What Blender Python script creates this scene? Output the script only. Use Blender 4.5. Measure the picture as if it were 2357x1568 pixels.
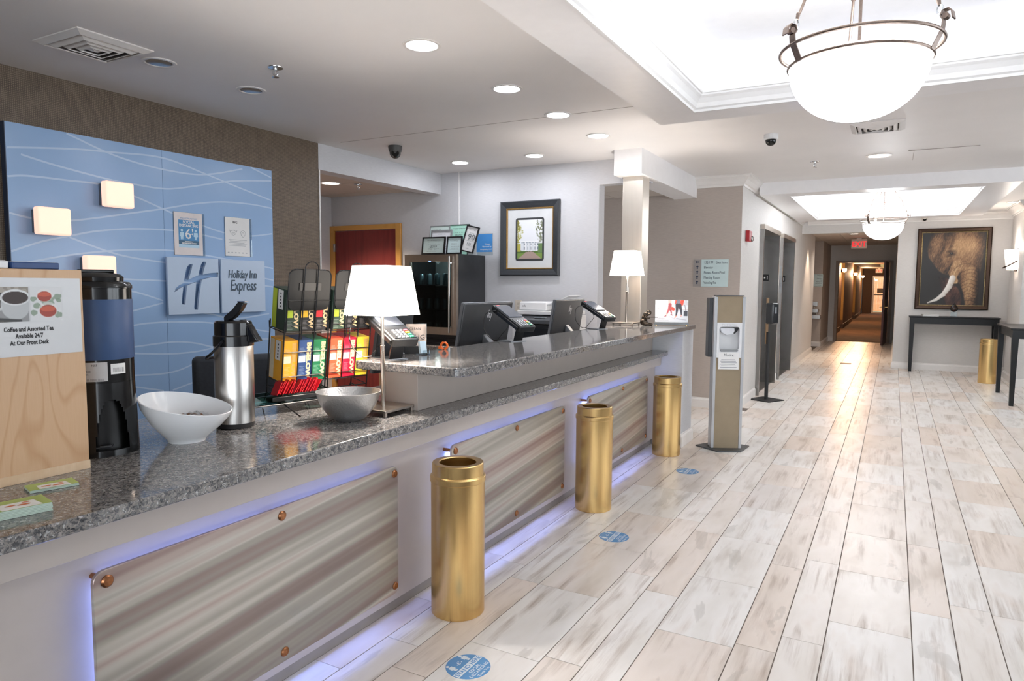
import bpy, bmesh, math, random
import numpy as np
from mathutils import Vector, Matrix

random.seed(7)
R = math.radians
C = bpy.context.scene.collection
for o in list(bpy.data.objects):
    bpy.data.objects.remove(o)

# ------------------------------------------------------------------ camera
YAW, PITCH, ROLL, FPX = 0.50305, 0.080411, 0.0065948, 1591.11
cam_d = bpy.data.cameras.new('camera'); cam = bpy.data.objects.new('camera', cam_d); C.objects.link(cam)
fw = Vector((-math.sin(YAW)*math.cos(PITCH), math.cos(YAW)*math.cos(PITCH), -math.sin(PITCH)))
rt = Vector((math.cos(YAW), math.sin(YAW), 0)); up = rt.cross(fw)
r2 = rt*math.cos(ROLL) + up*math.sin(ROLL); u2 = -rt*math.sin(ROLL) + up*math.cos(ROLL)
CAM = Vector((0, 0, 1.41))
m4 = Matrix((r2, u2, -fw)).transposed().to_4x4(); m4.translation = CAM
cam.matrix_world = m4
cam_d.sensor_width = 36; cam_d.lens = FPX*36/2357; cam_d.clip_start = 0.05; cam_d.clip_end = 200
bpy.context.scene.camera = cam

# ------------------------------------------------------------------ light and exposure
sc = bpy.context.scene
sc.view_settings.view_transform = 'Standard'; sc.view_settings.look = 'None'
sc.view_settings.gamma = 1; sc.view_settings.use_curve_mapping = False
sc.view_settings.exposure = 0.95
SKY = 3.0          # sky fill through window openings added out of view
DOWNLIGHT = 58.0   # lamp face of a lit recessed downlight
COVE = 3.2        # hidden strips in the two ceiling trays
PENDANT = 4.0
SHADE = 3.0        # fabric lamp shades
BULB = 15.0         # bulb inside each table lamp, watts
SCONCE = 0.5
LED = 14.0
w = bpy.data.worlds.new('world'); sc.world = w; w.use_nodes = True
wn = w.node_tree.nodes; wl = w.node_tree.links
bg = wn['Background']; bg.inputs[0].default_value = (0.86, 0.93, 1.0, 1); bg.inputs[1].default_value = SKY

# ------------------------------------------------------------------ materials
def lin(c):
    if isinstance(c, str):
        c = [int(c[i:i+2], 16)/255 for i in (0, 2, 4)]
    return tuple(((x/12.92) if x <= 0.04045 else ((x+0.055)/1.055)**2.4) for x in c[:3])
def new(name):
    m = bpy.data.materials.new(name); m.use_nodes = True
    t = m.node_tree; return m, t, t.nodes['Principled BSDF']
def N(t, kind, **kw):
    n = t.nodes.new(kind)
    for k, v in kw.items():
        if k == 'op': n.operation = v
        elif hasattr(n, k) and k not in ('Scale', 'Detail', 'Roughness'): setattr(n, k, v)
        else: n.inputs[k].default_value = v
    return n
def ramp(t, fac, stops, interp='LINEAR'):
    n = t.nodes.new('ShaderNodeValToRGB'); cr = n.color_ramp; cr.interpolation = interp
    while len(cr.elements) < len(stops): cr.elements.new(0.5)
    for e, (p, c) in zip(cr.elements, stops):
        e.position = p; e.color = (*lin(c), 1)
    t.links.new(fac, n.inputs[0]); return n.outputs[0]
def coords(t, scale=(1, 1, 1), what='Object', rot=(0, 0, 0)):
    tc = t.nodes.new('ShaderNodeTexCoord'); mp = t.nodes.new('ShaderNodeMapping')
    mp.inputs['Scale'].default_value = scale; mp.inputs['Rotation'].default_value = rot
    t.links.new(tc.outputs[what], mp.inputs[0]); return mp.outputs[0]
def noise(t, vec, scale, detail=4, rough=0.5, dist=0):
    n = t.nodes.new('ShaderNodeTexNoise'); n.inputs['Scale'].default_value = scale
    n.inputs['Detail'].default_value = detail; n.inputs['Roughness'].default_value = rough
    n.inputs['Distortion'].default_value = dist
    t.links.new(vec, n.inputs['Vector']); return n.outputs['Fac']
def mixc(t, fac, a, b, mode='MIX'):
    n = t.nodes.new('ShaderNodeMix'); n.data_type = 'RGBA'; n.blend_type = mode
    for sock, v in ((n.inputs[0], fac), (n.inputs[6], a), (n.inputs[7], b)):
        if hasattr(v, 'links'): t.links.new(v, sock)
        elif isinstance(v, (int, float)): sock.default_value = v
        else: sock.default_value = (*v[:3], 1)
    return n.outputs[2]
def bump(t, b, h, strength=0.2, dist=0.002):
    n = t.nodes.new('ShaderNodeBump'); n.inputs['Strength'].default_value = strength
    n.inputs['Distance'].default_value = dist
    t.links.new(h, n.inputs['Height']); t.links.new(n.outputs[0], b.inputs['Normal'])
_mc = {}
def M(name, col, rough=0.5, metal=0.0, var=0.05, scale=14, spec=0.5, emit=0, alpha=1, trans=0, coat=0):
    key = (name, str(col), rough, metal, emit)
    if key in _mc: return _mc[key]
    m, t, b = new(name); c = lin(col)
    b.inputs['Roughness'].default_value = rough; b.inputs['Metallic'].default_value = metal
    b.inputs['Specular IOR Level'].default_value = spec
    b.inputs['Coat Weight'].default_value = coat
    if var:
        f = noise(t, coords(t), scale, 3)
        cc = ramp(t, f, [(0.3, [max(0, x) for x in srgb([y*(1-var) for y in c])]), (0.7, [min(1, x) for x in srgb([min(1, y*(1+var)) for y in c])])])
        t.links.new(cc, b.inputs['Base Color'])
    else: b.inputs['Base Color'].default_value = (*c, 1)
    if emit:
        b.inputs['Emission Color'].default_value = (*c, 1); b.inputs['Emission Strength'].default_value = emit
    b.inputs['Alpha'].default_value = alpha; b.inputs['Transmission Weight'].default_value = trans
    _mc[key] = m; return m
def srgb(c):
    return [(12.92*x if x <= 0.0031308 else 1.055*x**(1/2.4)-0.055) for x in c]

def mat_wallpaper(name, c1, c2, sc_=(3, 3, 90), st=0.25):
    m, t, b = new(name)
    v = coords(t, sc_); f = noise(t, v, 6, 4, 0.6)
    t.links.new(ramp(t, f, [(0.3, c1), (0.7, c2)]), b.inputs['Base Color'])
    b.inputs['Roughness'].default_value = 0.62; bump(t, b, f, st, 0.001); return m
def mat_weave(name, c1, c2, s=90):
    m, t, b = new(name)
    v = coords(t)
    wa = t.nodes.new('ShaderNodeTexWave'); wa.bands_direction = 'Y'; wa.inputs['Scale'].default_value = s
    wb = t.nodes.new('ShaderNodeTexWave'); wb.bands_direction = 'Z'; wb.inputs['Scale'].default_value = s
    for x in (wa, wb):
        x.inputs['Distortion'].default_value = 2.2; x.inputs['Detail'].default_value = 2; x.inputs['Detail Scale'].default_value = 2
        t.links.new(v, x.inputs['Vector'])
    mu = t.nodes.new('ShaderNodeMath'); mu.operation = 'MULTIPLY'
    t.links.new(wa.outputs['Fac'], mu.inputs[0]); t.links.new(wb.outputs['Fac'], mu.inputs[1])
    f = noise(t, v, 14, 3); ad = t.nodes.new('ShaderNodeMath'); ad.operation = 'MULTIPLY_ADD'; ad.inputs[1].default_value = 0.5
    t.links.new(f, ad.inputs[0]); t.links.new(mu.outputs[0], ad.inputs[2])
    t.links.new(ramp(t, ad.outputs[0], [(0.15, c1), (0.85, c2)]), b.inputs['Base Color'])
    b.inputs['Roughness'].default_value = 0.45; bump(t, b, mu.outputs[0], 0.3, 0.001); return m
def mat_granite():
    m, t, b = new('granite')
    v = coords(t)
    nd = t.nodes.new('ShaderNodeTexNoise'); nd.inputs['Scale'].default_value = 60; t.links.new(v, nd.inputs['Vector'])
    mv = t.nodes.new('ShaderNodeVectorMath'); mv.operation = 'MULTIPLY_ADD'
    mv.inputs[1].default_value = (0.03, 0.03, 0.03); t.links.new(nd.outputs['Color'], mv.inputs[0]); t.links.new(v, mv.inputs[2])
    vo = t.nodes.new('ShaderNodeTexVoronoi'); vo.inputs['Scale'].default_value = 200; t.links.new(mv.outputs[0], vo.inputs['Vector'])
    sp = t.nodes.new('ShaderNodeSeparateColor'); t.links.new(vo.outputs['Color'], sp.inputs[0])
    a = ramp(t, sp.outputs[0], [(0.0, '2c2e31'), (0.16, '4b4d50'), (0.32, '6b6a69'), (0.55, '857f7a'), (0.8, '9c948d'), (0.95, 'c4c3c2')], 'CONSTANT')
    f = noise(t, v, 60, 4, 0.6)
    bl = ramp(t, f, [(0.38, '3b3d41'), (0.62, 'a09d9b')])
    c = mixc(t, 0.38, a, bl)
    t.links.new(c, b.inputs['Base Color']); b.inputs['Roughness'].default_value = 0.09
    b.inputs['Specular IOR Level'].default_value = 0.6; return m
def mat_tile():
    m, t, b = new('floor_tile')
    tc = t.nodes.new('ShaderNodeTexCoord'); oi = t.nodes.new('ShaderNodeObjectInfo')
    cb = t.nodes.new('ShaderNodeCombineXYZ'); ml = t.nodes.new('ShaderNodeMath'); ml.operation = 'MULTIPLY'; ml.inputs[1].default_value = 91
    t.links.new(oi.outputs['Random'], ml.inputs[0]); t.links.new(ml.outputs[0], cb.inputs[2]); t.links.new(ml.outputs[0], cb.inputs[1])
    ad = t.nodes.new('ShaderNodeVectorMath'); ad.operation = 'ADD'
    t.links.new(tc.outputs['Object'], ad.inputs[0]); t.links.new(cb.outputs[0], ad.inputs[1])
    def mp(s, r=0):
        n = t.nodes.new('ShaderNodeMapping'); n.inputs['Scale'].default_value = s; n.inputs['Rotation'].default_value = (0, 0, r)
        t.links.new(ad.outputs[0], n.inputs[0]); return n.outputs[0]
    big = noise(t, mp((4.0, 1.3, 1), 0.25), 1.6, 3, 0.5, 0.3)
    base = ramp(t, big, [(0.22, 'cfc7be'), (0.40, 'e8e4df'), (0.58, 'f0edea'), (0.70, 'e9e2dc'), (0.82, 'decfc4')])
    streak = noise(t, mp((20, 1.0, 1), 0.16), 1.5, 8, 0.68, 0.3)
    s1 = ramp(t, streak, [(0.45, (0, 0, 0)), (0.69, (1, 1, 1))])
    area = noise(t, mp((6, 1.5, 1), 0.2), 1.7, 3, 0.5, 0.35)
    s2 = ramp(t, area, [(0.45, (0, 0, 0)), (0.64, (0.9, 0.9, 0.9))])
    fac = t.nodes.new('ShaderNodeMath'); fac.operation = 'MULTIPLY'
    t.links.new(s1, fac.inputs[0]); t.links.new(s2, fac.inputs[1])
    c = mixc(t, fac.outputs[0], base, lin('9f8c7b'))
    gn = noise(t, mp((6, 1.8, 1), 0.3), 1.1, 5, 0.55, 0.5)
    g = ramp(t, gn, [(0.62, (0, 0, 0)), (0.645, (0.6, 0.6, 0.6)), (0.8, (0.8, 0.8, 0.8))])
    c = mixc(t, g, c, lin('b3aea6'))
    tint = ramp(t, oi.outputs['Random'], [(0.0, 'ffffff'), (0.45, 'fdfaf7'), (0.7, 'fbf3ed'), (0.88, 'f5e9df'), (1.0, 'f7f3f1')])
    c = mixc(t, 1.0, c, tint, 'MULTIPLY')
    t.links.new(c, b.inputs['Base Color']); b.inputs['Roughness'].default_value = 0.32
    bump(t, b, streak, 0.08, 0.001); return m
def mat_panel():
    m, t, b = new('striped_resin_panel')
    r0 = coords(t, rot=(R(-5.2), 0, 0)); oi = t.nodes.new('ShaderNodeObjectInfo'); cx = t.nodes.new('ShaderNodeCombineXYZ'); t.links.new(oi.outputs['Random'], cx.inputs[2])
    va = t.nodes.new('ShaderNodeVectorMath'); va.operation = 'ADD'; t.links.new(r0, va.inputs[0]); t.links.new(cx.outputs[0], va.inputs[1]); r0 = va.outputs[0]
    def mp(sc_):
        n = t.nodes.new('ShaderNodeMapping'); n.inputs['Scale'].default_value = sc_; t.links.new(r0, n.inputs[0]); return n.outputs[0]
    f1 = noise(t, mp((1, 0.10, 3.2)), 1.9, 2, 0.5, 0.1); f2 = noise(t, mp((1, 0.08, 11)), 1.5, 2, 0.5, 0.1)
    mm = t.nodes.new('ShaderNodeMath'); mm.operation = 'MULTIPLY_ADD'; mm.inputs[1].default_value = 0.55
    t.links.new(f2, mm.inputs[0]); t.links.new(f1, mm.inputs[2])
    col = ramp(t, mm.outputs[0], [(0.48, '544a49'), (0.60, '786a66'), (0.69, '978883'), (0.72, '9b958f'), (0.77, 'a9a59c'), (0.82, 'c6c3bb'), (0.87, 'b9aba4'), (0.93, '977f7b'), (1.02, '7d7f88')])
    fine = noise(t, coords(t, (1, 300, 300)), 3, 1)
    col = mixc(t, 0.06, col, ramp(t, fine, [(0.3, '6a5f5a'), (0.7, 'd8d2cb')]))
    t.links.new(col, b.inputs['Base Color']); b.inputs['Metallic'].default_value = 0.5
    b.inputs['Roughness'].default_value = 0.3; b.inputs['Anisotropic'].default_value = 0.6; return m
def mat_brushed(name, col, rough=0.3, sc_=(40, 40, 1), aniso=0.5, amt=0.25):
    m, t, b = new(name); c = lin(col)
    f = noise(t, coords(t, sc_), 6, 3)
    t.links.new(ramp(t, f, [(0.3, srgb([x*(1-amt) for x in c])), (0.7, srgb([min(1, x*(1+amt)) for x in c]))]), b.inputs['Base Color'])
    b.inputs['Metallic'].default_value = 1; b.inputs['Roughness'].default_value = rough
    b.inputs['Anisotropic'].default_value = aniso; return m
def mat_wood(name, c1, c2, sc_=(1, 1, 1), s=3, dist=6, rough=0.4):
    m, t, b = new(name)
    v = coords(t, sc_)
    wv = t.nodes.new('ShaderNodeTexWave'); wv.wave_type = 'BANDS'; wv.bands_direction = 'Y'
    wv.inputs['Scale'].default_value = s; wv.inputs['Distortion'].default_value = dist
    wv.inputs['Detail'].default_value = 3; wv.inputs['Detail Scale'].default_value = 1.2
    t.links.new(v, wv.inputs['Vector'])
    g = noise(t, coords(t, (60, 60, 2)), 4, 3)
    mm = t.nodes.new('ShaderNodeMath'); mm.operation = 'MULTIPLY_ADD'; mm.inputs[1].default_value = 0.35
    t.links.new(g, mm.inputs[0]); t.links.new(wv.outputs['Fac'], mm.inputs[2])
    t.links.new(ramp(t, mm.outputs[0], [(0.1, c1), (1.1, c2)]), b.inputs['Base Color'])
    b.inputs['Roughness'].default_value = rough; return m
def mat_ply(name, c1, c2):
    m, t, b = new(name)
    f = noise(t, coords(t, (2.2, 2.2, 0.75)), 1.7, 2, 0.45, 0.4)
    k = t.nodes.new('ShaderNodeMath'); k.operation = 'MULTIPLY'; k.inputs[1].default_value = 13; t.links.new(f, k.inputs[0])
    fr = t.nodes.new('ShaderNodeMath'); fr.operation = 'FRACT'; t.links.new(k.outputs[0], fr.inputs[0])
    a = ramp(t, fr.outputs[0], [(0.0, c1), (0.12, c2), (0.8, c2), (1.0, c1)])
    g = noise(t, coords(t, (70, 70, 3)), 4, 3)
    t.links.new(mixc(t, 0.25, a, ramp(t, g, [(0.3, c1), (0.7, c2)])), b.inputs['Base Color']); b.inputs['Roughness'].default_value = 0.38; return m
def mat_vcol(name, rough=0.45, coat=0.0):
    key = ('vcol', name)
    if key in _mc: return _mc[key]
    m, t, b = new(name)
    a = t.nodes.new('ShaderNodeAttribute'); a.attribute_name = 'print'
    t.links.new(a.outputs['Color'], b.inputs['Base Color']); b.inputs['Roughness'].default_value = rough
    b.inputs['Coat Weight'].default_value = coat
    _mc[key] = m; return m
def mat_glass(name, col='ffffff', rough=0.0, mixf=0.86):
    m, t, b = new(name)
    tr = t.nodes.new('ShaderNodeBsdfTransparent'); tr.inputs[0].default_value = (*lin(col), 1)
    gl = t.nodes.new('ShaderNodeBsdfGlossy'); gl.inputs['Roughness'].default_value = rough
    lw = t.nodes.new('ShaderNodeFresnel'); lw.inputs[0].default_value = 1.5
    mx = t.nodes.new('ShaderNodeMixShader'); t.links.new(lw.outputs[0], mx.inputs[0])
    t.links.new(tr.outputs[0], mx.inputs[1]); t.links.new(gl.outputs[0], mx.inputs[2])
    t.links.new(mx.outputs[0], t.nodes['Material Output'].inputs[0]); return m
def mat_emit(name, col, strength, grad=None):
    m, t, b = new(name)
    b.inputs['Base Color'].default_value = (*lin(col), 1); b.inputs['Roughness'].default_value = 0.5
    b.inputs['Emission Color'].default_value = (*lin(col), 1); b.inputs['Emission Strength'].default_value = strength
    f = noise(t, coords(t), 5, 2)
    t.links.new(ramp(t, f, [(0.2, srgb([x*0.97 for x in lin(col)])), (0.8, col)]), b.inputs['Emission Color']); return m

WHITE = M('white_paint', 'f0eeee', 0.38, var=0.015)
TRAYM = M('tray_white', 'ecebea', 0.5, var=0.015)
CEIL = M('ceiling_paint', 'efecea', 0.55, var=0.02, scale=2)
TRIM = M('trim_white', 'e8e4e0', 0.32, var=0.02)
ACT = mat_wallpaper('acoustic_tile', 'bdb2a8', 'd6ccc2', (60, 60, 60), 0.5)
GREY = mat_wallpaper('grey_grasscloth', 'c4c4c7', 'd4d4d7')
LAMPG = mat_wallpaper('lamplit_grey_grasscloth', 'c9c5c1', 'd9d5d1')  # same grey grasscloth, with warm lamplight put into its colour
TAUPE = mat_wallpaper('taupe_grasscloth', 'ada198', 'beb2a8')
BROWN = mat_weave('brown_woven_wallcover', '4c3f34', '83725f', 30)
LAM = M('desk_laminate', 'bab0a9', 0.42, var=0.02)
LAM2 = M('riser_laminate', 'b0a59c', 0.42, var=0.02)
GRAN = mat_granite(); TILE = mat_tile(); PANEL = mat_panel()
GROUT = M('grout', '6f645c', 0.8, var=0.1)
FSTEEL = mat_brushed('fridge_steel', 'b8aa9c', 0.36, (4, 4, 4), 0.3, 0.05)
DSTEEL = mat_brushed('elevator_steel', '9a9794', 0.24, (2, 2, 2), 0.4, 0.05)
BRASS = mat_brushed('brushed_brass', 'dfbd80', 0.27, (50, 50, 0.6), 0.6, 0.06)
COPPER = mat_brushed('copper', 'a4714f', 0.3, (20, 20, 20), 0.3, 0.2)
STEEL = mat_brushed('brushed_steel', 'bdbab6', 0.28, (60, 60, 0.8), 0.6, 0.15)
NICKEL = mat_brushed('satin_nickel', 'b5aca2', 0.3, (30, 30, 1), 0.3, 0.1)
COLSTEEL = mat_brushed('column_steel', 'd6cec3', 0.42, (6, 6, 0.4), 0.4, 0.03)
PEWTER = mat_brushed('pewter', '83746b', 0.38, (20, 20, 20), 0.2, 0.15)
BLACK = M('black_plastic', '141517', 0.3, var=0.15)
BLKMAT = M('black_matte', '1b1b1d', 0.55, var=0.15)
DARK = M('dark_grey_plastic', '37393c', 0.4, var=0.08)
WIRE = M('black_wire', '101011', 0.35, var=0.1)
PAPER = M('white_paper', 'e9e8e6', 0.6, var=0.02)
WPLAS = M('white_plastic', 'e4e5e6', 0.3, var=0.02)
INK = M('dark_ink', '33363a', 0.6, var=0.05)
NAVY = M('navy_ink', '23304a', 0.6, var=0.05)
GLASS = mat_glass('clear_glass'); ACRYL = mat_glass('clear_acrylic', 'eef3f5')
SMOKE = mat_glass('smoked_glass', 'b4bcba')
BLUEP = M('blue_gloss_panel', '98b8df', 0.22, var=0.03, scale=3)
CHROME = M('chrome', 'cfd2d4', 0.12, 1.0, var=0.02)

# ------------------------------------------------------------------ mesh building
class MB:
    def __init__(s): s.v = []; s.f = []; s.sm = []
    def add(s, vs, fs, smooth=False):
        n = len(s.v); s.v += [tuple(p) for p in vs]
        for f in fs: s.f.append(tuple(i+n for i in f)); s.sm.append(smooth)
        return s
    def box(s, x0, x1, y0, y1, z0, z1, mt=None):
        vs = [(x0,y0,z0),(x1,y0,z0),(x1,y1,z0),(x0,y1,z0),(x0,y0,z1),(x1,y0,z1),(x1,y1,z1),(x0,y1,z1)]
        if mt: vs = [mt @ Vector(v) for v in vs]
        return s.add(vs, [(0,3,2,1),(4,5,6,7),(0,1,5,4),(1,2,6,5),(2,3,7,6),(3,0,4,7)])
    def tube(s, path, r, n=8, closed=False, cap=True):
        P = [Vector(p) for p in path]; rings = []; k = len(P)
        rr = r if isinstance(r, (list, tuple)) else [r]*k
        ref = None
        for i in range(k):
            if closed: d = P[(i+1) % k] - P[i-1]
            else: d = P[min(i+1, k-1)] - P[max(i-1, 0)]
            d.normalize()
            if ref is None: ref = Vector((0,0,1)) if abs(d.z) < 0.9 else Vector((1,0,0))
            a = d.cross(ref)
            if a.length < 1e-6: a = d.cross(Vector((0,1,0)))
            a.normalize(); b = d.cross(a).normalized(); ref = b.cross(d) if False else -b if False else ref
            rings.append([P[i] + (a*math.cos(2*math.pi*j/n) + b*math.sin(2*math.pi*j/n))*rr[i] for j in range(n)])
        vs = [p for q in rings for p in q]; fs = []
        for i in range(k if closed else k-1):
            i2 = (i+1) % k
            for j in range(n):
                j2 = (j+1) % n; fs.append((i*n+j, i*n+j2, i2*n+j2, i2*n+j))
        s.add(vs, fs, True)
        if cap and not closed:
            m = len(s.v) - len(vs)
            s.f.append(tuple(m+j for j in reversed(range(n)))); s.sm.append(False)
            s.f.append(tuple(m+(k-1)*n+j for j in range(n))); s.sm.append(False)
        return s
    def lathe(s, prof, n=32, c=(0,0,0), cap=True, a0=0, a1=2*math.pi, shear=None, sx=1, sy=1):
        full = abs(a1-a0-2*math.pi) < 1e-6; m = n if full else n+1; vs = []
        for r, z in prof:
            for j in range(m):
                a = a0 + (a1-a0)*j/n
                x, y = r*math.cos(a)*sx, r*math.sin(a)*sy
                zz = z + (shear(x, y, z) if shear else 0)
                vs.append((c[0]+x, c[1]+y, c[2]+zz))
        fs = []
        for i in range(len(prof)-1):
            for j in range(n):
                j2 = (j+1) % m; fs.append((i*m+j, i*m+j2, (i+1)*m+j2, (i+1)*m+j))
        b = len(s.v); s.add(vs, fs, True)
        if cap and full:
            if prof[0][0] > 1e-5: s.f.append(tuple(b+j for j in reversed(range(m)))); s.sm.append(False)
            e = b+(len(prof)-1)*m
            if prof[-1][0] > 1e-5: s.f.append(tuple(e+j for j in range(m))); s.sm.append(False)
        return s
    def cyl(s, p0, p1, r, n=16): return s.tube([p0, p1], r, n)
    def prism(s, poly, d0, d1, fn):
        """poly: 2D points; fn(a, b, d) -> 3D"""
        n = len(poly); vs = [fn(a, b, d0) for a, b in poly] + [fn(a, b, d1) for a, b in poly]
        fs = [tuple(reversed(range(n))), tuple(range(n, 2*n))] + [(i, (i+1) % n, n+(i+1) % n, n+i) for i in range(n)]
        return s.add(vs, fs)
    def sphere(s, c, r, n=16, m=10, sx=1, sy=1, sz=1, mt=None):
        vs = []; fs = []
        for i in range(m+1):
            th = math.pi*i/m
            for j in range(n):
                a = 2*math.pi*j/n
                p = Vector((r*sx*math.sin(th)*math.cos(a), r*sy*math.sin(th)*math.sin(a), r*sz*math.cos(th)))
                if mt: p = mt @ p
                vs.append(p + Vector(c))
        for i in range(m):
            for j in range(n):
                j2 = (j+1) % n; fs.append((i*n+j, (i+1)*n+j, (i+1)*n+j2, i*n+j2))
        return s.add(vs, fs, True)
    def sweep(s, path, prof, closed=False, pclosed=False):
        """prof (offset to the left of travel, z); path in xy"""
        P = [Vector((p[0], p[1])) for p in path]; k = len(P); rows = []
        for i in range(k):
            d1 = (P[i]-P[i-1]) if (closed or i > 0) else (P[i+1]-P[i])
            d2 = (P[(i+1) % k]-P[i]) if (closed or i < k-1) else d1
            d1 = d1.normalized(); d2 = d2.normalized()
            n1 = Vector((-d1.y, d1.x)); n2 = Vector((-d2.y, d2.x)); mi = (n1+n2)
            mi = mi / max(1e-6, mi.dot(n1))
            rows.append([(P[i].x+mi.x*o, P[i].y+mi.y*o, z) for o, z in prof])
        q = len(prof); fs = []
        for i in range(k if closed else k-1):
            i2 = (i+1) % k
            for j in range(q if pclosed else q-1):
                j2 = (j+1) % q; fs.append((i*q+j, i2*q+j, i2*q+j2, i*q+j2))
        b = len(s.v); s.add([v for r_ in rows for v in r_], fs)
        if not closed:
            s.f.append(tuple(b+j for j in range(q))); s.sm.append(False)
            s.f.append(tuple(b+(k-1)*q+j for j in reversed(range(q)))); s.sm.append(False)
        return s
    def build(s, name, mat, parent=None, loc=(0,0,0), rot=(0,0,0), bevel=0, seg=2, ang=35, fix=True):
        me = bpy.data.meshes.new(name); me.from_pydata([tuple(v) for v in s.v], [], s.f)
        me.polygons.foreach_set('use_smooth', s.sm)
        if fix:
            bm = bmesh.new(); bm.from_mesh(me); bmesh.ops.remove_doubles(bm, verts=bm.verts, dist=1e-6)
            bmesh.ops.recalc_face_normals(bm, faces=bm.faces); bm.to_mesh(me); bm.free()
        if any(s.sm): me.set_sharp_from_angle(angle=R(ang))
        if mat: me.materials.append(mat)
        o = bpy.data.objects.new(name, me); C.objects.link(o)
        o.location = loc; o.rotation_euler = rot
        if parent: o.parent = parent
        if bevel:
            md = o.modifiers.new('bevel', 'BEVEL'); md.width = bevel; md.segments = seg; md.limit_method = 'ANGLE'; md.angle_limit = R(40)
            me.polygons.foreach_set('use_smooth', [True]*len(me.polygons)); me.set_sharp_from_angle(angle=R(50))
        return o
def tag(o, label, cat, group=None, kind=None):
    o['label'] = label; o['category'] = cat
    if group: o['group'] = group
    if kind: o['kind'] = kind
    return o
def thing(name, label, cat, loc=(0,0,0), rz=0, group=None):
    o = bpy.data.objects.new(name, None); C.objects.link(o); o.empty_display_size = 0.05
    o.location = loc; o.rotation_euler = (0, 0, rz); return tag(o, label, cat, group)
def struct(name, mb, mat, parent=None, **kw):
    o = mb.build(name, mat, parent, **kw)
    if not parent: o['kind'] = 'structure'
    return o
def copy_tree(o, parent=None):
    c = o.copy(); C.objects.link(c)
    if parent: c.parent = parent
    for ch in list(o.children): copy_tree(ch, c)
    return c
def bx(x0, x1, y0, y1, z0, z1): return MB().box(x0, x1, y0, y1, z0, z1)
def rrect(x0, x1, z0, z1, r, n=5):
    out = []
    for cx, cz, a in ((x1-r, z0+r, -90), (x1-r, z1-r, 0), (x0+r, z1-r, 90), (x0+r, z0+r, 180)):
        for i in range(n+1):
            t = R(a+90*i/n); out.append((cx+r*math.cos(t), cz+r*math.sin(t)))
    return out
FRONT = lambda a, b, d: (a, d, b)      # polygon drawn on an x,z face, d along y
_tx = {}
def text_mesh(s, size, align='CENTER', shear=0.0, bold=0.0, ext=0.0):
    key = (s, size, align, shear, bold, ext)
    if key in _tx: return _tx[key]
    cu = bpy.data.curves.new('lettering', 'FONT'); cu.body = s; cu.size = size; cu.align_x = align
    cu.shear = shear; cu.offset = bold; cu.extrude = ext; cu.resolution_u = 2
    o = bpy.data.objects.new('lettering', cu)
    me = o.to_mesh(); vs = [tuple(v.co) for v in me.vertices]; fs = [tuple(p.vertices) for p in me.polygons]
    o.to_mesh_clear(); bpy.data.objects.remove(o); bpy.data.curves.remove(cu)
    _tx[key] = (vs, fs); return vs, fs
def lettering(lines, mat, parent, y=-0.001, name='lettering', sx=1.0, **kw):
    """lines: (string, size, x, z[, align]); written on the local x,z plane, facing -y"""
    mb = MB()
    for L in lines:
        vs, fs = text_mesh(L[0], L[1], L[4] if len(L) > 4 else 'CENTER', **kw)
        mb.add([(L[2]+v[0]*sx, y-v[2], L[3]+v[1]) for v in vs], fs)
    return mb.build(name, mat, parent, fix=False)
def flat(polys, mat, parent, y, name='printed_mark'):
    mb = MB()
    for p in polys: mb.add([(a, y, b) for a, b in p], [tuple(range(len(p)))])
    return mb.build(name, mat, parent, fix=False)
def circle(cx, cz, r, n=24, sx=1, sz=1, a0=0, a1=360):
    return [(cx+r*sx*math.cos(R(a0+(a1-a0)*i/n)), cz+r*sz*math.sin(R(a0+(a1-a0)*i/n))) for i in range(n + (0 if a1-a0 == 360 else 1))]
# painted prints: a grid of vertices coloured by a function of (u right, v down)
def in_poly(U, V, poly):
    ins = np.zeros(U.shape, bool); n = len(poly)
    for i in range(n):
        x0, y0 = poly[i]; x1, y1 = poly[(i+1) % n]
        c = ((y0 > V) != (y1 > V)) & (U < (x1-x0)*(V-y0)/((y1-y0) or 1e-9) + x0); ins ^= c
    return ins
def vnoise(U, V, fu, fv, seed=0):
    rs = np.random.RandomState(seed); G = rs.rand(64, 64)
    x = U*fu; y = V*fv; xi = np.floor(x).astype(int); yi = np.floor(y).astype(int); fx = x-xi; fy = y-yi
    fx = fx*fx*(3-2*fx); fy = fy*fy*(3-2*fy)
    g = lambda a, b: G[a % 64, b % 64]
    return (g(xi,yi)*(1-fx)+g(xi+1,yi)*fx)*(1-fy) + (g(xi,yi+1)*(1-fx)+g(xi+1,yi+1)*fx)*fy
def canvas(name, x0, x1, z0, z1, y, nx, ny, fn, mat, parent):
    u = np.linspace(0, 1, nx+1); v = np.linspace(0, 1, ny+1); U, V = np.meshgrid(u, v)
    col = np.clip(fn(U, V), 0, 1); col = np.where(col <= 0.04045, col/12.92, ((col+0.055)/1.055)**2.4)
    vs = [(x0+(x1-x0)*U[j, i], y, z1-(z1-z0)*V[j, i]) for j in range(ny+1) for i in range(nx+1)]
    q = nx+1; fs = [(j*q+i, (j+1)*q+i, (j+1)*q+i+1, j*q+i+1) for j in range(ny) for i in range(nx)]
    me = bpy.data.meshes.new(name); me.from_pydata(vs, [], fs)
    at = me.color_attributes.new('print', 'FLOAT_COLOR', 'POINT')
    at.data.foreach_set('color', np.concatenate([col.reshape(-1, 3), np.ones((len(vs), 1))], 1).astype(np.float32).ravel())
    me.materials.append(mat); o = bpy.data.objects.new(name, me); C.objects.link(o); o.parent = parent; return o
def rgb(h): return np.array([int(h[i:i+2], 16)/255 for i in (0, 2, 4)])
def put(col, mask, c):
    mask = np.asarray(mask, float)[..., None]; c = np.asarray(c, float)
    return col*(1-mask) + c*mask
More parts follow.
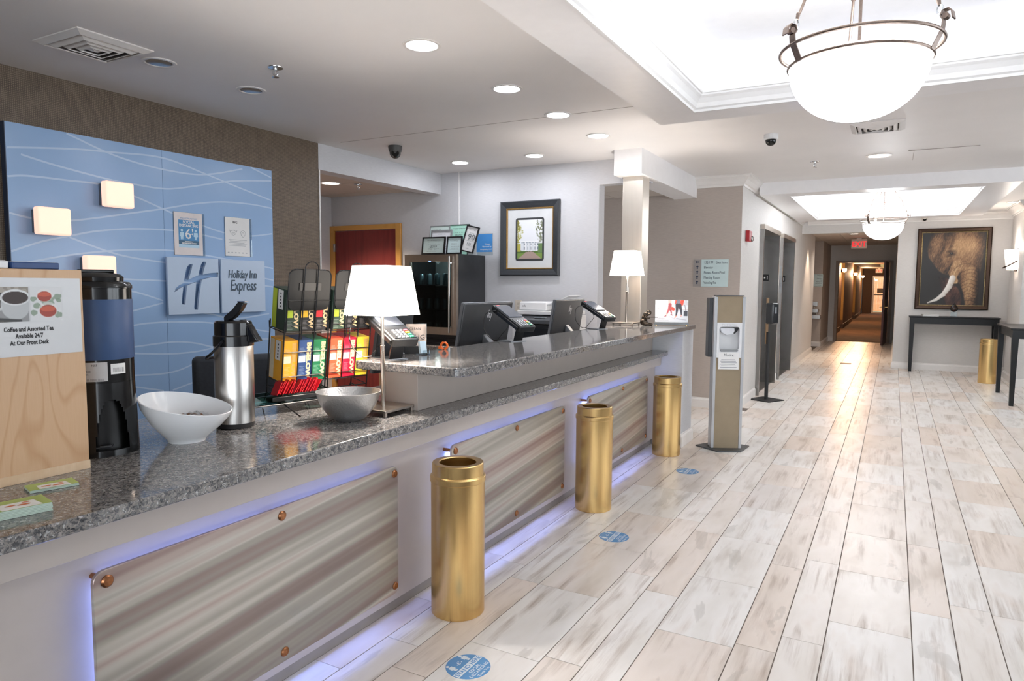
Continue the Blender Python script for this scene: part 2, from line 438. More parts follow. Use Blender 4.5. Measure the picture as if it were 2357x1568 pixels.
def soft(d, w): return np.clip(0.5 - d/w, 0, 1)
def capsule(U, V, x0, y0, x1, y1):
    dx, dy = x1-x0, y1-y0; t = np.clip(((U-x0)*dx+(V-y0)*dy)/(dx*dx+dy*dy+1e-12), 0, 1)
    return np.hypot(U-x0-t*dx, V-y0-t*dy), t
PRINT = mat_vcol('printed_picture', 0.4)
# ================================================================== SETTING
ZC = 2.643
floor = struct('floor', bx(-7.2, 5.2, -4.2, 19.9, -0.15, -0.0025), GROUT)

def tile_mesh(wd, ln):
    a, b, c, h = wd/2, ln/2, 0.0012, 0.0
    mb = MB(); z0 = -0.006; z1 = -0.0006
    vs = [(-a,-b,z0),(a,-b,z0),(a,b,z0),(-a,b,z0),(-a,-b,z1),(a,-b,z1),(a,b,z1),(-a,b,z1),
          (-a+c,-b+c,h),(a-c,-b+c,h),(a-c,b-c,h),(-a+c,b-c,h)]
    fs = [(0,1,5,4),(1,2,6,5),(2,3,7,6),(3,0,4,7),(4,5,9,8),(5,6,10,9),(6,7,11,10),(7,4,8,11),(8,9,10,11)]
    me = bpy.data.meshes.new('tile'); me.from_pydata(vs, [], fs); me.materials.append(TILE); return me
_tm = {}
def in_view(x, y, z=0):
    d = Vector((x, y, z)) - CAM; q = d.dot(fw)
    if q < 0.3: return False
    return abs(d.dot(r2)/q*FPX) < 1178.5+60 and abs(d.dot(u2)/q*FPX) < 784+60
cols = []
P0 = -0.489
for k in range(-5, 6):
    b = P0 + 0.6145*k
    # narrow, narrow, wide
    cols += [(b, b+0.153, 'n'), (b+0.153, b+0.308, 'n'), (b+0.308, b+0.6145, 'w')]
ph = {-1.718: 2.10, -1.565: 1.94, -1.411: 2.233, -1.1035: 3.186, -0.9505: 3.03, -0.796: 2.699, -0.489: 2.74, -0.336: 2.89,
      -0.181: 3.126, 0.1255: 3.402, 0.2785: 3.556, 0.4335: 3.531, -2.0255: 2.442}
rnd = random.Random(3); cells = []
for x0, x1, kd in cols:
    ln = 0.609 if kd == 'w' else 0.904
    p = next((v for q, v in ph.items() if abs(q-x0) < 0.01), None)
    if p is None: p = rnd.random()*ln
    y = p - math.ceil((p-0.8)/ln)*ln
    while y < 19.85:
        ya, yb = y, min(y+ln, 19.88); y += ln
        xa, xb = x0, x1
        if ya < 13.78 < yb and xa > 0.03: yb = 13.78
        if ya < 8.07 < yb and xa < -1.53: yb = 8.075
        ym = (ya+yb)/2
        lo = -1.845 if ym < 5.95 else (-1.60 if ym < 6.3 else (-3.2 if yb < 8.1 else -1.53))
        if 5.6 < ym < 6.4 and xa < -1.6: lo = -1.845
        hi = 3.4 if yb < 13.8 else 0.13
        xa, xb = max(xa, lo), min(xb, hi)
        if xb-xa < 0.02 or yb-ya < 0.03: continue
        if any(in_view(px, py) for px in (xa, (xa+xb)/2, xb) for py in (ya, ym, yb)):
            cells.append((math.hypot((xa+xb)/2, ym), xa, xb, ya, yb, kd))
cells.sort()
gx, gy = 0.0042, 0.0026
for i, (d, xa, xb, ya, yb, kd) in enumerate(cells[:300]):
    key = (round(xb-xa, 3), round(yb-ya, 3))
    if key not in _tm: _tm[key] = tile_mesh(xb-xa-gx, yb-ya-gy)
    o = bpy.data.objects.new('tile', _tm[key]); C.objects.link(o); o.parent = floor
    o.location = ((xa+xb)/2, (ya+yb)/2, 0)
rest = MB()
for d, xa, xb, ya, yb, kd in cells[300:]:
    rest.add([(xa+gx/2, ya+gy/2, 0), (xb-gx/2, ya+gy/2, 0), (xb-gx/2, yb-gy/2, 0), (xa+gx/2, yb-gy/2, 0)], [(0, 1, 2, 3)])
ro = rest.build('distant_tiles', TILE, floor, fix=False); ro['kind'] = 'stuff'

# walls -------------------------------------------------------------
struct('wall_left', bx(-4.66, -4.5, -4, 4.61, -0.0, 2.85), BROWN)
struct('trim_1', bx(-4.662, -4.492, 4.61, 4.622, 0, 2.415), TRIM)
struct('wall_header', bx(-4.66, -4.5, 4.6105, 6.5, 2.415, 2.85), GREY)
wb = MB().box(-7.0, -2.62, 6.5, 6.64, 0, 2.85).box(-2.62, -2.1, 6.5, 6.64, 2.405, 2.85)
wb = struct('wall_back', wb, GREY)
struct('trim_2', bx(-2.62, -2.60, 6.497, 6.643, 0, 2.405), GREY)
struct('trim_3', bx(-4.262, -4.25, 6.494, 6.5, 0.775, ZC), WHITE)
struct('wall_alcove', MB().box(-6.28, -6.14, 2.8, 6.5, 0, 2.5).box(-6.14, -4.66, 2.7, 2.8, 0, 2.5), GREY)
struct('wall_directory', MB().box(-7.0, -1.76, 8.07, 8.2, 0, 2.85).box(-1.76, -1.5205, 8.066, 8.07, 0, 2.85), TAUPE)
EL = [(9.30, 10.72), (11.08, 12.46)]
we = MB()
for a, b in ((8.07, 9.30), (10.72, 11.08), (12.46, 16.2)): we.box(-1.76, -1.52, a, b, 0, 2.85)
for a, b in EL: we.box(-1.76, -1.52, a, b, 2.19, 2.85)
struct('wall_elevator', we, LAMPG)
struct('wall_fountain', MB().box(-2.6, -1.48, 17.8, 17.95, 0, 2.6).box(-2.75, -2.6, 16.1, 17.95, 0, 2.6).box(-1.64, -1.48, 17.95, 19.9, 0, 2.6).box(-2.6, -1.76, 16.1, 16.2, 0, 2.6), TAUPE)
wd = MB().box(-1.6, -1.27, 19.9, 20.05, 0, 2.6).box(-0.11, 0.1, 19.9, 20.05, 0, 2.6).box(-1.27, -0.11, 19.9, 20.05, 2.09, 2.6)
struct('wall_corridor', wd, LAMPG)
struct('wall_vestibule', bx(0.03, 0.17, 13.93, 19.9, 0, 2.6), LAMPG)
struct('wall_elephant', MB().box(0.03, 3.2, 13.77, 13.93, 0, 2.85).box(-1.52, 0.03, 13.77, 13.93, 2.374, 2.85), LAMPG)
struct('wall_pilaster', MB().box(1.585, 3.2, 12.1, 13.33, 0, 2.85).box(1.70, 3.2, 13.33, 13.77, 0, 2.85), LAMPG)
struct('wall_counter', bx(-1.85, -1.58, 5.935, 6.29, 0, 1.025), GREY)
# unseen ends of the lobby, window openings added for soft sky fill
wr = MB().box(5.0, 5.15, -4, 2.2, 0, 2.85).box(5.0, 5.15, 2.2, 9.0, 0, 0.9).box(5.0, 5.15, 2.2, 9, 2.2, 2.85).box(5.0, 5.15, 9, 14, 0, 2.85).box(3.2, 5.15, 12.1, 12.2, 0, 2.85)
for y in (2.2, 4.5, 6.8): wr.box(5.0, 5.15, y-0.06, y+0.06, 0.3, 2.4)
struct('wall_right', wr, GREY)
wf = MB().box(-4.66, 5.15, -4.15, -4.0, 2.45, 2.85).box(-4.66, -1.0, -4.15, -4, 0, 2.45)
for x in (-1.0, 0.5, 2.0, 3.5, 5.0): wf.box(x-0.05, x+0.05, -4.15, -4, 0, 2.45)
struct('wall_front', wf, GREY)

# ceiling with the two trays ----------------------------------------
T1 = (-1.158, 0.84, 1.65, 4.452); T2 = (-1.158, 0.82, 9.04, 12.37); SB = 0.15
ce = MB()
ys = [-4.2, T1[2]-SB, T1[3]+SB, T2[2]-SB, T2[3]+SB, 14.0]
def row(y0, y1, hole=None):
    if hole: ce.box(-4.5, hole[0]-SB, y0, y1, ZC, ZC+0.06); ce.box(hole[1]+SB, 5.2, y0, y1, ZC, ZC+0.06)
    else: ce.box(-4.5, 5.2, y0, y1, ZC, ZC+0.06)
row(ys[0], ys[1]); row(ys[1], ys[2], T1)
ce2 = ce
# between the trays the desk side stops at the back wall line
ce.box(-4.5, 5.2, ys[2], 6.56, ZC, ZC+0.06); ce.box(-2.31, 5.2, 6.56, 8.1, ZC, ZC+0.06); ce.box(-1.6, 5.2, 8.1, ys[3], ZC, ZC+0.06)
ce.box(-1.6, T2[0]-SB, ys[3], ys[4], ZC, ZC+0.06); ce.box(T2[1]+SB, 5.2, ys[3], ys[4], ZC, ZC+0.06); ce.box(-1.6, 5.2, ys[4], ys[5], ZC, ZC+0.06)
struct('ceiling', ce, CEIL)
struct('trim_4', bx(-4.3, -1.42, 4.676, 4.681, ZC-0.0015, ZC+0.01), M('ceiling_joint', 'a39a95', 0.6))
ZT = 2.83
def tray(n, T, outer):
    x0, x1, y0, y1 = T
    # shaft and lid above
    sh = MB()
    for a, b, c, d in ((x0-SB-0.05, x0-SB, y0-SB-0.05, y1+SB+0.05), (x1+SB, x1+SB+0.05, y0-SB-0.05, y1+SB+0.05)): sh.box(a, b, c, d, ZC+0.06, ZT)
    for c, d in ((y0-SB-0.05, y0-SB), (y1+SB, y1+SB+0.05)): sh.box(x0-SB, x1+SB, c, d, ZC+0.06, ZT)
    sh.box(x0-SB-0.05, x1+SB+0.05, y0-SB-0.05, y1+SB+0.05, ZT, ZT+0.05)
    lid = struct('ceiling_tray', sh, TRAYM); 
    rect = [(x0, y0), (x1, y0), (x1, y1), (x0, y1)]          # counter-clockwise: left of travel = inside
    ox0, ox1, oy0, oy1 = outer
    fr = MB()
    O = [(ox0, oy0), (ox1, oy0), (ox1, oy1), (ox0, oy1)]
    vs = [(x, y, z) for z in (2.5, ZC) for ring in (O, rect) for x, y in ring]
    fs = []
    for i in range(4):
        j = (i+1) % 4
        fs += [(i, j, 4+j, 4+i), (8+i, 12+i, 12+j, 8+j), (i, 8+i, 8+j, j), (4+i, 4+j, 12+j, 12+i)]
    fr.add(vs, fs)
    f = struct('trim_%d' % (10+n), fr, WHITE)
    cr = MB().sweep(rect, [(0, 2.497), (0.012, 2.497), (0.014, 2.512), (0.026, 2.52), (0.034, 2.545), (0.052, 2.57), (0.066, 2.582), (0.068, 2.592), (0.076, 2.594), (0.076, 2.606), (0.0, 2.606)], True, True)
    struct('trim_%d' % (20+n), cr, TRAYM)
    cv = MB()
    cv.box(x0-0.08, x0-0.05, y0, y1, ZC+0.003, ZC+0.018); cv.box(x1+0.05, x1+0.08, y0, y1, ZC+0.003, ZC+0.018)
    cv.box(x0, x1, y0-0.08, y0-0.05, ZC+0.003, ZC+0.018); cv.box(x0, x1, y1+0.05, y1+0.08, ZC+0.003, ZC+0.018)
    o = cv.build('cove_light', mat_emit('cove_glow', 'ecf2ff', COVE*(1, 3.4)[n]))
    tag(o, ['cove light strip hidden in the near ceiling tray by the desk', 'cove light strip hidden in the far ceiling tray by the elevators'][n], 'light')
tray(0, T1, (-1.442, 1.13, 1.36, 4.70)); tray(1, T2, (-1.46, 1.115, 8.78, 12.66))

# crown mouldings, baseboards ---------------------------------------
CR = [(0, 2.525), (0.012, 2.525), (0.016, 2.545), (0.03, 2.555), (0.055, 2.59), (0.08, 2.612), (0.088, 2.618), (0.09, 2.632), (0.1, 2.634), (0.1, ZC), (0, ZC)]
BB = [(0, 0), (0.018, 0), (0.018, 0.088), (0.013, 0.098), (0.006, 0.104), (0.005, 0.115), (0, 0.116)]
def trim(name, path, prof): struct(name, MB().sweep(path, prof), TRIM)
trim('trim_5', [(-2.03, 8.07), (-1.52, 8.07), (-1.52, 13.77)][::-1], CR)
trim('trim_6', [(-1.42, 13.77), (1.70, 13.77)][::-1], CR)
trim('trim_7', [(3.2, 12.1), (1.585, 12.1), (1.585, 13.33)], CR)
trim('baseboard_directory', [(-6.0, 8.07), (-1.52, 8.07), (-1.52, 9.24)][::-1], BB)
trim('baseboard_elevator', [(-1.52, 10.78), (-1.52, 11.02)][::-1], BB)
trim('baseboard_corridor', [(-1.52, 12.52), (-1.52, 16.2)][::-1], BB)
trim('baseboard_fountain', [(-2.6, 17.8), (-1.48, 17.8), (-1.48, 19.9), (-1.35, 19.9)][::-1], BB)
trim('baseboard_elephant', [(0.03, 19.8), (0.03, 13.77), (1.70, 13.77)][::-1], BB)
trim('baseboard_pilaster', [(1.70, 13.33), (1.585, 13.33), (1.585, 12.1), (3.2, 12.1)][::-1], BB)
trim('baseboard_counter', [(-1.82, 5.935), (-1.58, 5.935), (-1.58, 6.29), (-1.8, 6.29)][::-1], BB)
# acoustic tile ceilings, panel by panel ------------------------------
def acoustic(name, x0, x1, y0, y1, z, px, py, ox, oy):
    root = struct(name, bx(x0, x1, y0, y1, z+0.006, z+0.03), M('ceiling_grid', 'b7ada3', 0.6))
    x = x0-ox
    while x < x1:
        y = y0-oy
        while y < y1:
            a, b, c, d = max(x, x0)+0.006, min(x+px, x1)-0.006, max(y, y0)+0.006, min(y+py, y1)-0.006
            if b-a > 0.03 and d-c > 0.03: bx(a, b, c, d, z, z+0.008).build('ceiling_tile', ACT, root)
            y += py
        x += px
acoustic('ceiling_alcove', -6.14, -4.66, 2.8, 6.5, 2.468, 0.61, 0.61, 0.3, 0.2)
acoustic('ceiling_hall', -5.2, -2.1, 6.64, 8.07, 2.468, 0.61, 1.22, 0.25, 0.35)
acoustic('ceiling_vestibule', -1.52, 0.03, 13.93, 19.9, 2.48, 0.61, 1.22, 0.1, 0.3)
bx(-2.6, -1.52, 16.2, 17.8, 2.48, 2.5).build('ceiling_niche', ACT)['kind'] = 'structure'
# column, its bulkhead --------------------------------------------------
struct('wall_bulkhead', bx(-2.295, -2.03, 6.08, 8.07, 2.415, ZC+0.02), WHITE, bevel=0.004)
co = thing('steel_column', 'square brushed steel clad column rising behind the lamp at the far counter end', 'column', (-2.15, 6.3, 0))
MB().box(-0.098, 0.095, -0.098, 0.095, 0.02, 2.42).build('cladding', COLSTEEL, co, bevel=0.003)
MB().box(-0.105, 0.102, -0.105, 0.102, 1.0635, 1.075).build('collar', NICKEL, co)

# elevators ------------------------------------------------------------
for i, (a, b) in enumerate(EL):
    t = thing('elevator', ['nearer elevator opening with a stainless steel frame', 'farther elevator opening with a stainless steel frame'][i], 'elevator', (-1.52, (a+b)/2, 0))
    h = (b-a)/2
    for s in (-1, 1): bx(-0.235, 0.045, *sorted((s*h, s*(h-0.05))), 0, 2.19).build('side_jamb', DSTEEL, t)
    bx(-0.235, 0.055, -h-0.012, h+0.012, 2.14, 2.20).build('head_jamb', NICKEL, t)
    bx(-0.30, -0.235, -h+0.05, h-0.05, 0, 2.19).build('door', DSTEEL, t)
    bx(-0.235, 0.0, -h+0.05, h-0.05, -0.002, 0.004).build('sill', NICKEL, t)
    p = bx(-0.165, -0.085, h-0.0535, h-0.05, 1.49, 1.585).build('floor_plate', BLACK, t)
    star = []
    for k in range(10): star.append((-0.142+(0.017 if k % 2 == 0 else 0.007)*math.sin(math.pi*k/5), 1.537+(0.017 if k % 2 == 0 else 0.007)*math.cos(math.pi*k/5)))
    m = MB().add([(x, h-0.0545, z) for x, z in star], [tuple(range(10))])
    vs, fs = text_mesh('1', 0.075, 'CENTER', 0, 0.001); m.add([(-0.106+v[0], h-0.0545, 1.51+v[1]) for v in vs], fs)
    m.build('lettering', PAPER, p, fix=False)
for i, (z0, z1, nm) in enumerate(((1.32, 1.72, 'upper'), (0.62, 1.0, 'lower'))):
    o = thing('notice_sheet', nm+' printed notice sheet taped to the wall between the elevators', 'notice', (-1.5195, 10.90, 0), R(90))
    bx(-0.108, 0.108, -0.003, 0, z0, z1).build('sheet', [M('pale_blue_paper', 'd5e3ea', 0.5), PAPER][i], o)
    flat([[(-0.08, z1-0.06-0.035*k), (0.08-0.05*(k % 3 == 2), z1-0.06-0.035*k), (0.08-0.05*(k % 3 == 2), z1-0.05-0.035*k), (-0.08, z1-0.05-0.035*k)] for k in range(8)], M('faint_ink', '8c97a3', 0.6), o, -0.0038)

# red door ---------------------------------------------------------------
d = thing('door_1', 'red brown wooden door in an ochre frame behind the desk', 'door', (-5.59, 6.5, 0)); d['kind'] = 'structure'
OCH = mat_wood('ochre_wood', 'b07a35', 'd09a50', (1, 1, 1), 4, 3)
for x0, x1, z0, z1 in ((-0.555, -0.48, 0, 2.115), (0.47, 0.545, 0, 2.115), (-0.48, 0.47, 2.055, 2.115)):
    bx(x0, x1, -0.035, 0, z0, z1).build('frame', OCH, d, bevel=0.004)
bx(-0.475, 0.465, -0.016, 0, 0.01, 2.05).build('leaf', mat_wood('red_wood', '6e2321', '7d2c28', (9, 9, 0.4), 3, 6, 0.35), d)
for z in (1.85, 1.0, 0.25):
    bx(-0.49, -0.462, -0.045, -0.012, z-0.05, z+0.05).build('hinge', NICKEL, d, bevel=0.004)

# corridor beyond the vestibule -------------------------------------------
CARP = None
m, t, b = new('corridor_carpet'); v = coords(t, (1, 1, 1))
ck = t.nodes.new('ShaderNodeTexChecker'); ck.inputs['Scale'].default_value = 9; ck.inputs[1].default_value = (*lin('6a4a30'), 1); ck.inputs[2].default_value = (*lin('9a7650'), 1)
t.links.new(v, ck.inputs[0]); f = noise(t, v, 3, 4); cc = mixc(t, f, ck.outputs[0], lin('3b2a1d')); t.links.new(cc, b.inputs['Base Color']); b.inputs['Roughness'].default_value = 0.9; CARP = m
struct('floor_corridor', bx(-1.8, 0.4, 19.9, 42.3, -0.1, 0.003), CARP)
DKW = mat_wallpaper('dark_brown_wallpaper', '4b3526', '5d4431', (3, 3, 40))
GOLDLIT = mat_wallpaper('gold_lit_wallpaper', '8a6a33', 'a5813f', (3, 3, 40))  # for pier faces turned this way, gold sconce light put into the colour
struct('wall_corridor_left', MB().box(-1.85, -1.7, 20.05, 42.2, 0, 2.5), DKW)
for i, (a, b_) in enumerate(((22.0, 25.4), (26.2, 33.2), (34.4, 40.0))):
    pass
pier = MB(); gold = MB()
for a, b_ in ((23.0, 24.6), (25.9, 31.9), (34.0, 39.5), (40.5, 42.2)):
    pier.box(-1.7, -1.47, a, b_, 0, 2.5); gold.box(-1.69, -1.475, a-0.01, a, 0.3, 2.5)
struct('wall_corridor_pier', pier, DKW); struct('wall_corridor_gold_lit', gold, GOLDLIT)
bbp = MB()
for a, b_ in ((23.0, 24.6), (25.9, 31.9), (34.0, 39.5), (40.5, 42.2)): bbp.box(-1.7, -1.455, a-0.02, b_, 0, 0.16)
struct('baseboard_corridor_pier', bbp, M('dark_trim', '3a2c22', 0.5))
struct('wall_corridor_right', bx(0.3, 0.45, 20.05, 42.2, 0, 2.5), DKW)
struct('ceiling_corridor', bx(-1.85, 0.45, 20.05, 42.2, 2.36, 2.5), M('corridor_ceiling', 'b79a82', 0.7))
struct('wall_corridor_end', MB().box(-1.85, -1.02, 42.1, 42.3, 0, 2.5).box(-0.05, 0.45, 42.1, 42.3, 0, 2.5).box(-1.02, -0.05, 42.1, 42.3, 2.02, 2.5), DKW)
ed = thing('door_2', 'glazed white exit door at the end of the corridor', 'door', (-0.535, 42.1, 0)); ed['kind'] = 'structure'
for x0, x1, z0, z1 in ((-0.48, -0.40, 0, 2.02), (0.40, 0.48, 0, 2.02), (-0.4, 0.4, 1.93, 2.02), (-0.4, 0.4, 0, 0.1)):
    bx(x0, x1, -0.02, 0.03, z0, z1).build('frame', TRIM, ed)
bx(-0.4, 0.4, 0.0, 0.008, 0.1, 1.93).build('pane', GLASS, ed)
bx(-0.4, 0.4, -0.05, -0.02, 0.98, 1.03).build('push_bar', DARK, ed)
bx(-0.25, 0.02, -0.006, 0, 1.1, 1.35).build('notice', M('grey_notice', '6f6860', 0.5), ed)
struct('ground', bx(-6, 6, 42.3, 50, -0.2, -0.02), M('lawn', '8fa06f', 0.9, var=0.3))
fe = thing('wooden_fence', 'pale wooden board fence outside beyond the corridor exit door', 'fence', (0, 46, 0))
FW = mat_wood('fence_wood', '8a5636', 'a86f48', (3, 3, 1), 3, 4)
pl = bx(-0.07, 0.07, -0.012, 0.012, 0, 2.6).build('plank', FW, fe)
for k in range(-14, 15):
    if k == -14: pl.location.x = k*0.15-0.5; continue
    q = pl.copy(); C.objects.link(q); q.location.x = k*0.141-0.5
# vestibule door frame and open leaf
vd = thing('door_3', 'open wooden door with brass lever and steel frame leading to the corridor', 'door', (-0.69, 19.9, 0)); vd['kind'] = 'structure'
FRM = M('taupe_frame', '8f7763', 0.4)
for x0, x1, z0, z1 in ((-0.655, -0.58, 0, 2.09), (0.58, 0.655, 0, 2.09), (-0.58, 0.58, 2.03, 2.09)):
    bx(x0, x1, -0.03, 0.1, z0, z1).build('frame', FRM, vd)
REDW = mat_wood('mahogany', '3e1c1a', '5c2f2b', (12, 12, 0.5), 3, 4, 0.35)
lf = bx(-0.022, 0.022, -1.05, 0, 0.01, 2.03).build('leaf', REDW, vd, loc=(0.555, -0.02, 0), rot=(0, 0, R(-4)))
for sx in (-1, 1):
    hp = bx(*sorted((sx*0.022, sx*0.030)), -1.0, -0.93, 0.86, 1.12).build('handle', BRASS, lf, bevel=0.004)
    MB().tube([(sx*0.03, -0.965, 0.93), (sx*0.075, -0.965, 0.93), (sx*0.078, -0.85, 0.93)], 0.011, 8).build('lever', BRASS, hp)
bx(-0.14, -0.03, -0.55, -0.40, 1.90, 1.97).build('door_closer', BRASS, lf)
# ================================================================== DESK
desk = thing('reception_desk', 'long grey laminate reception desk front below the granite counter', 'desk', (-1.82, 2.6, 0))
def dp(name, x0, x1, y0, y1, z0, z1, mat, **kw): return bx(x0+1.82, x1+1.82, y0-2.6, y1-2.6, z0, z1).build(name, mat, desk, **kw)
dp('front_panel', -1.90, -1.82, -0.6, 5.93, 0.057, 0.80, LAM)
dp('toe_kick', -1.92, -1.842, -0.6, 5.93, 0.001, 0.057, M('kick_laminate', '8f8780', 0.45))
dp('fascia', -1.82, -1.766, -0.6, 5.93, 0.715, 0.803, LAM, bevel=0.002)
dp('riser', -2.03, -1.845, 2.482, 5.93, 0.8435, 1.0245, LAM2, bevel=0.002)
dp('back_panel', -2.73, -2.70, -0.6, 2.7, 0.02, 0.803, LAM)
dp('worktop', -2.95, -2.04, 2.76, 5.8, 0.715, 0.74, M('worktop_laminate', '6b625b', 0.4))

lc = MB().prism([(-2.73, -0.6), (-1.705, -0.6), (-1.705, 5.93), (-2.04, 5.93), (-2.04, 2.75), (-2.73, 2.75)], 0.8035, 0.843, lambda a, b, d: (a, b, d)).build('lower_countertop', GRAN, bevel=0.005)
tag(lc, 'lower speckled granite countertop and ledge running along the desk', 'countertop')
cr = [(-1.600+0.055*math.sin(R(a)), 2.435-0.055*math.cos(R(a))) for a in range(0, 91, 15)]
uc = MB().prism([(-2.13, 2.395)] + cr + [(-1.545, 6.225), (-1.56, 6.25), (-2.13, 6.25)], 1.025, 1.063, lambda a, b, d: (a, b, d)).build('upper_countertop', GRAN, bevel=0.005)
tag(uc, 'raised speckled granite bar top holding the payment terminals and monitors side', 'countertop')

LEDM = mat_emit('led_glow', '86a0ff', LED)
PY = [(0.981, 2.221), (2.617, 3.876), (4.248, 5.53)]
PO = [(1.017, 1.604, 2.198), (2.649, 3.251, 3.845), (4.278, 4.928, 5.495)]
pn = ['nearest striped metallic panel with copper standoffs on the desk front', 'middle striped metallic panel between the first and second brass bins', 'farthest striped metallic panel beside the third brass bin']
for i, ((a, b), oy) in enumerate(zip(PY, PO)):
    c = (a+b)/2
    t = thing('decorative_panel', pn[i], 'panel', (-1.76, c, 0.40), 0, 'striped panels on the desk front')
    hw = (b-a)/2
    MB().prism(rrect(-hw, hw, -0.270, 0.268, 0.03, 5), -0.006, 0.006, lambda p, q, d: (d, p, q)).build('panel', PANEL, t, bevel=0.0015, seg=1)
    for z in (0.237, -0.235):
        for y in oy:
            s = MB().lathe([(0.0, 0.0135), (0.012, 0.013), (0.0165, 0.009), (0.0165, 0.0065)], 20).lathe([(0.008, 0.006), (0.008, -0.06)], 12)
            s.v = [(v[2], v[0], v[1]) for v in s.v]
            s.build('standoff', COPPER, t, loc=(0, y-c, z))
    l = MB(); e = 0.05
    l.box(-1.8195, -1.811, a+e, b-e, 0.60, 0.612); l.box(-1.8195, -1.811, a+e, b-e, 0.19, 0.202)
    l.box(-1.8195, -1.811, a+e, a+e+0.012, 0.202, 0.60); l.box(-1.8195, -1.811, b-e-0.012, b-e, 0.202, 0.60)
    o = l.build('led_strip', LEDM)
    tag(o, ['blue white led strip glowing behind the nearest striped panel', 'blue white led strip glowing behind the middle striped panel', 'blue white led strip glowing behind the farthest striped panel'][i], 'light')

# ------------------------------------------------------------------ brass bins
def bin_():
    t = thing('waste_bin', '', 'bin')
    MB().lathe([(0.112, 0.0), (0.115, 0.004), (0.115, 0.575)], 48).build('body', BRASS, t)
    MB().lathe([(0.1165, 0.575), (0.119, 0.578), (0.119, 0.598), (0.116, 0.602), (0.110, 0.606), (0.110, 0.652), (0.107, 0.656), (0.082, 0.656), (0.079, 0.652), (0.079, 0.58)], 48, cap=False).build('rim', BRASS, t)
    MB().lathe([(0.0, 0.585), (0.078, 0.59)], 32, cap=False).build('liner', M('bin_liner', '3a3a3a', 0.3), t)
    return t
bins = [(-1.60, 2.435, 'first brass waste bin nearest the camera in front of the desk'), (-1.615, 4.02, 'second brass waste bin standing before the middle striped panel edge'),
        (-1.62, 5.645, 'third brass waste bin at the far end of the desk'), (1.27, 12.35, 'brass waste bin under the black tables below the elephant painting')]
b0 = bin_()
for i, (x, y, l) in enumerate(bins):
    o = b0 if i == 0 else copy_tree(b0)
    o.location = (x, y, 0); o['label'] = l; o['group'] = 'brass waste bins'; o.rotation_euler = (0, 0, i*1.3)

# ------------------------------------------------------------------ floor decals
DEC = M('blue_vinyl', '5b96cc', 0.4, var=0.03); DECW = M('white_vinyl', 'e4ecf2', 0.4, var=0.02)
def person_icon(cx, z, s):
    return [circle(cx, z+0.86*s, 0.13*s, 14), [(cx-0.2*s, z+0.68*s), (cx+0.2*s, z+0.68*s), (cx+0.24*s, z+0.3*s), (cx+0.15*s, z+0.3*s), (cx+0.12*s, z), (cx+0.02*s, z), (cx, z+0.28*s), (cx-0.02*s, z), (cx-0.12*s, z), (cx-0.15*s, z+0.3*s), (cx-0.24*s, z+0.3*s)]]
def decal():
    t = thing('floor_decal', '', 'decal')
    d = MB().lathe([(0.0, 0.0012), (0.083, 0.0012), (0.0835, 0.0003)], 40, cap=False).build('disc', DEC, t)
    gr = MB()
    def put2(poly): gr.add([(a, b, 0.0016) for a, b in poly], [tuple(range(len(poly)))])
    put2([(-0.081, -0.014), (0.081, -0.014), (0.081, 0.014), (-0.081, 0.014)])
    for cx in (-0.042, 0.042):
        for p in person_icon(cx, 0.02, 0.05): put2(p)
    for s_, z, sz in (("-6'-", 0.032, 0.026), ('SOCIAL', -0.036, 0.02), ('DISTANCING', -0.055, 0.02), ('Thank You', -0.073, 0.016)):
        vs, fs = text_mesh(s_, sz, 'CENTER', 0, 0.0004); gr.add([(v[0], z+v[1], 0.0016) for v in vs], fs)
    gr.build('printed_mark', DECW, d, fix=False)
    tx = MB(); vs, fs = text_mesh('STAND HERE', 0.026, 'CENTER', 0, 0.0006); tx.add([(v[0], -0.009+v[1], 0.002) for v in vs], fs)
    tx.build('lettering', DEC, d, fix=False); return t
d0 = decal()
for i, (y, l) in enumerate(((2.075, 'nearest round blue distancing decal on the floor by the first brass bin'), (3.60, 'middle round blue distancing decal on the floor by the second brass bin'), (5.185, 'farthest round blue distancing decal on the floor before the sanitizer stand'))):
    o = d0 if i == 0 else copy_tree(d0)
    o.location = (-1.318, y, 0); o.rotation_euler = (0, 0, R(90)); o['label'] = l; o['group'] = 'blue distancing decals on the floor'

# ------------------------------------------------------------------ back counter, fridge
bcn = thing('back_cabinet', 'brown wooden cabinet run under the back granite counter by the wall', 'cabinet', (-3.75, 6.15, 0))
OAK = mat_wood('cabinet_wood', '8a6f54', 'a98a6a', (8, 8, 0.6), 3, 3)
bx(-1.15, 1.14, -0.26, 0.34, 0.08, 0.72).build('carcass', OAK, bcn)
for k in range(4): bx(-1.14+0.57*k, -0.58+0.57*k, -0.28, -0.262, 0.1, 0.70).build('door', OAK, bcn, bevel=0.004)
o = bx(-4.92, -2.605, 5.85, 6.497, 0.7205, 0.775).build('back_countertop', GRAN, bevel=0.006)
tag(o, 'back granite counter under the fridge and printer along the wall', 'countertop')
fr = thing('wine_fridge', 'stainless glass door beverage fridge standing on the back counter', 'fridge', (-4.225, 5.92, 0.776))
cab = MB().box(-0.325, 0.325, 0.03, 0.55, 0.03, 0.945)
FBK = M('fridge_black', '2a2b2e', 0.35, var=0.05)
for x0, x1, y0, y1, z0, z1 in ((-0.325, -0.305, 0.03, 0.55, 0.0, 0.945), (0.305, 0.325, 0.03, 0.55, 0.0, 0.945), (-0.305, 0.305, 0.53, 0.55, 0.0, 0.945), (-0.305, 0.305, 0.03, 0.53, 0.925, 0.945), (-0.305, 0.305, 0.03, 0.53, 0.0, 0.11)):
    pass
cb = MB()
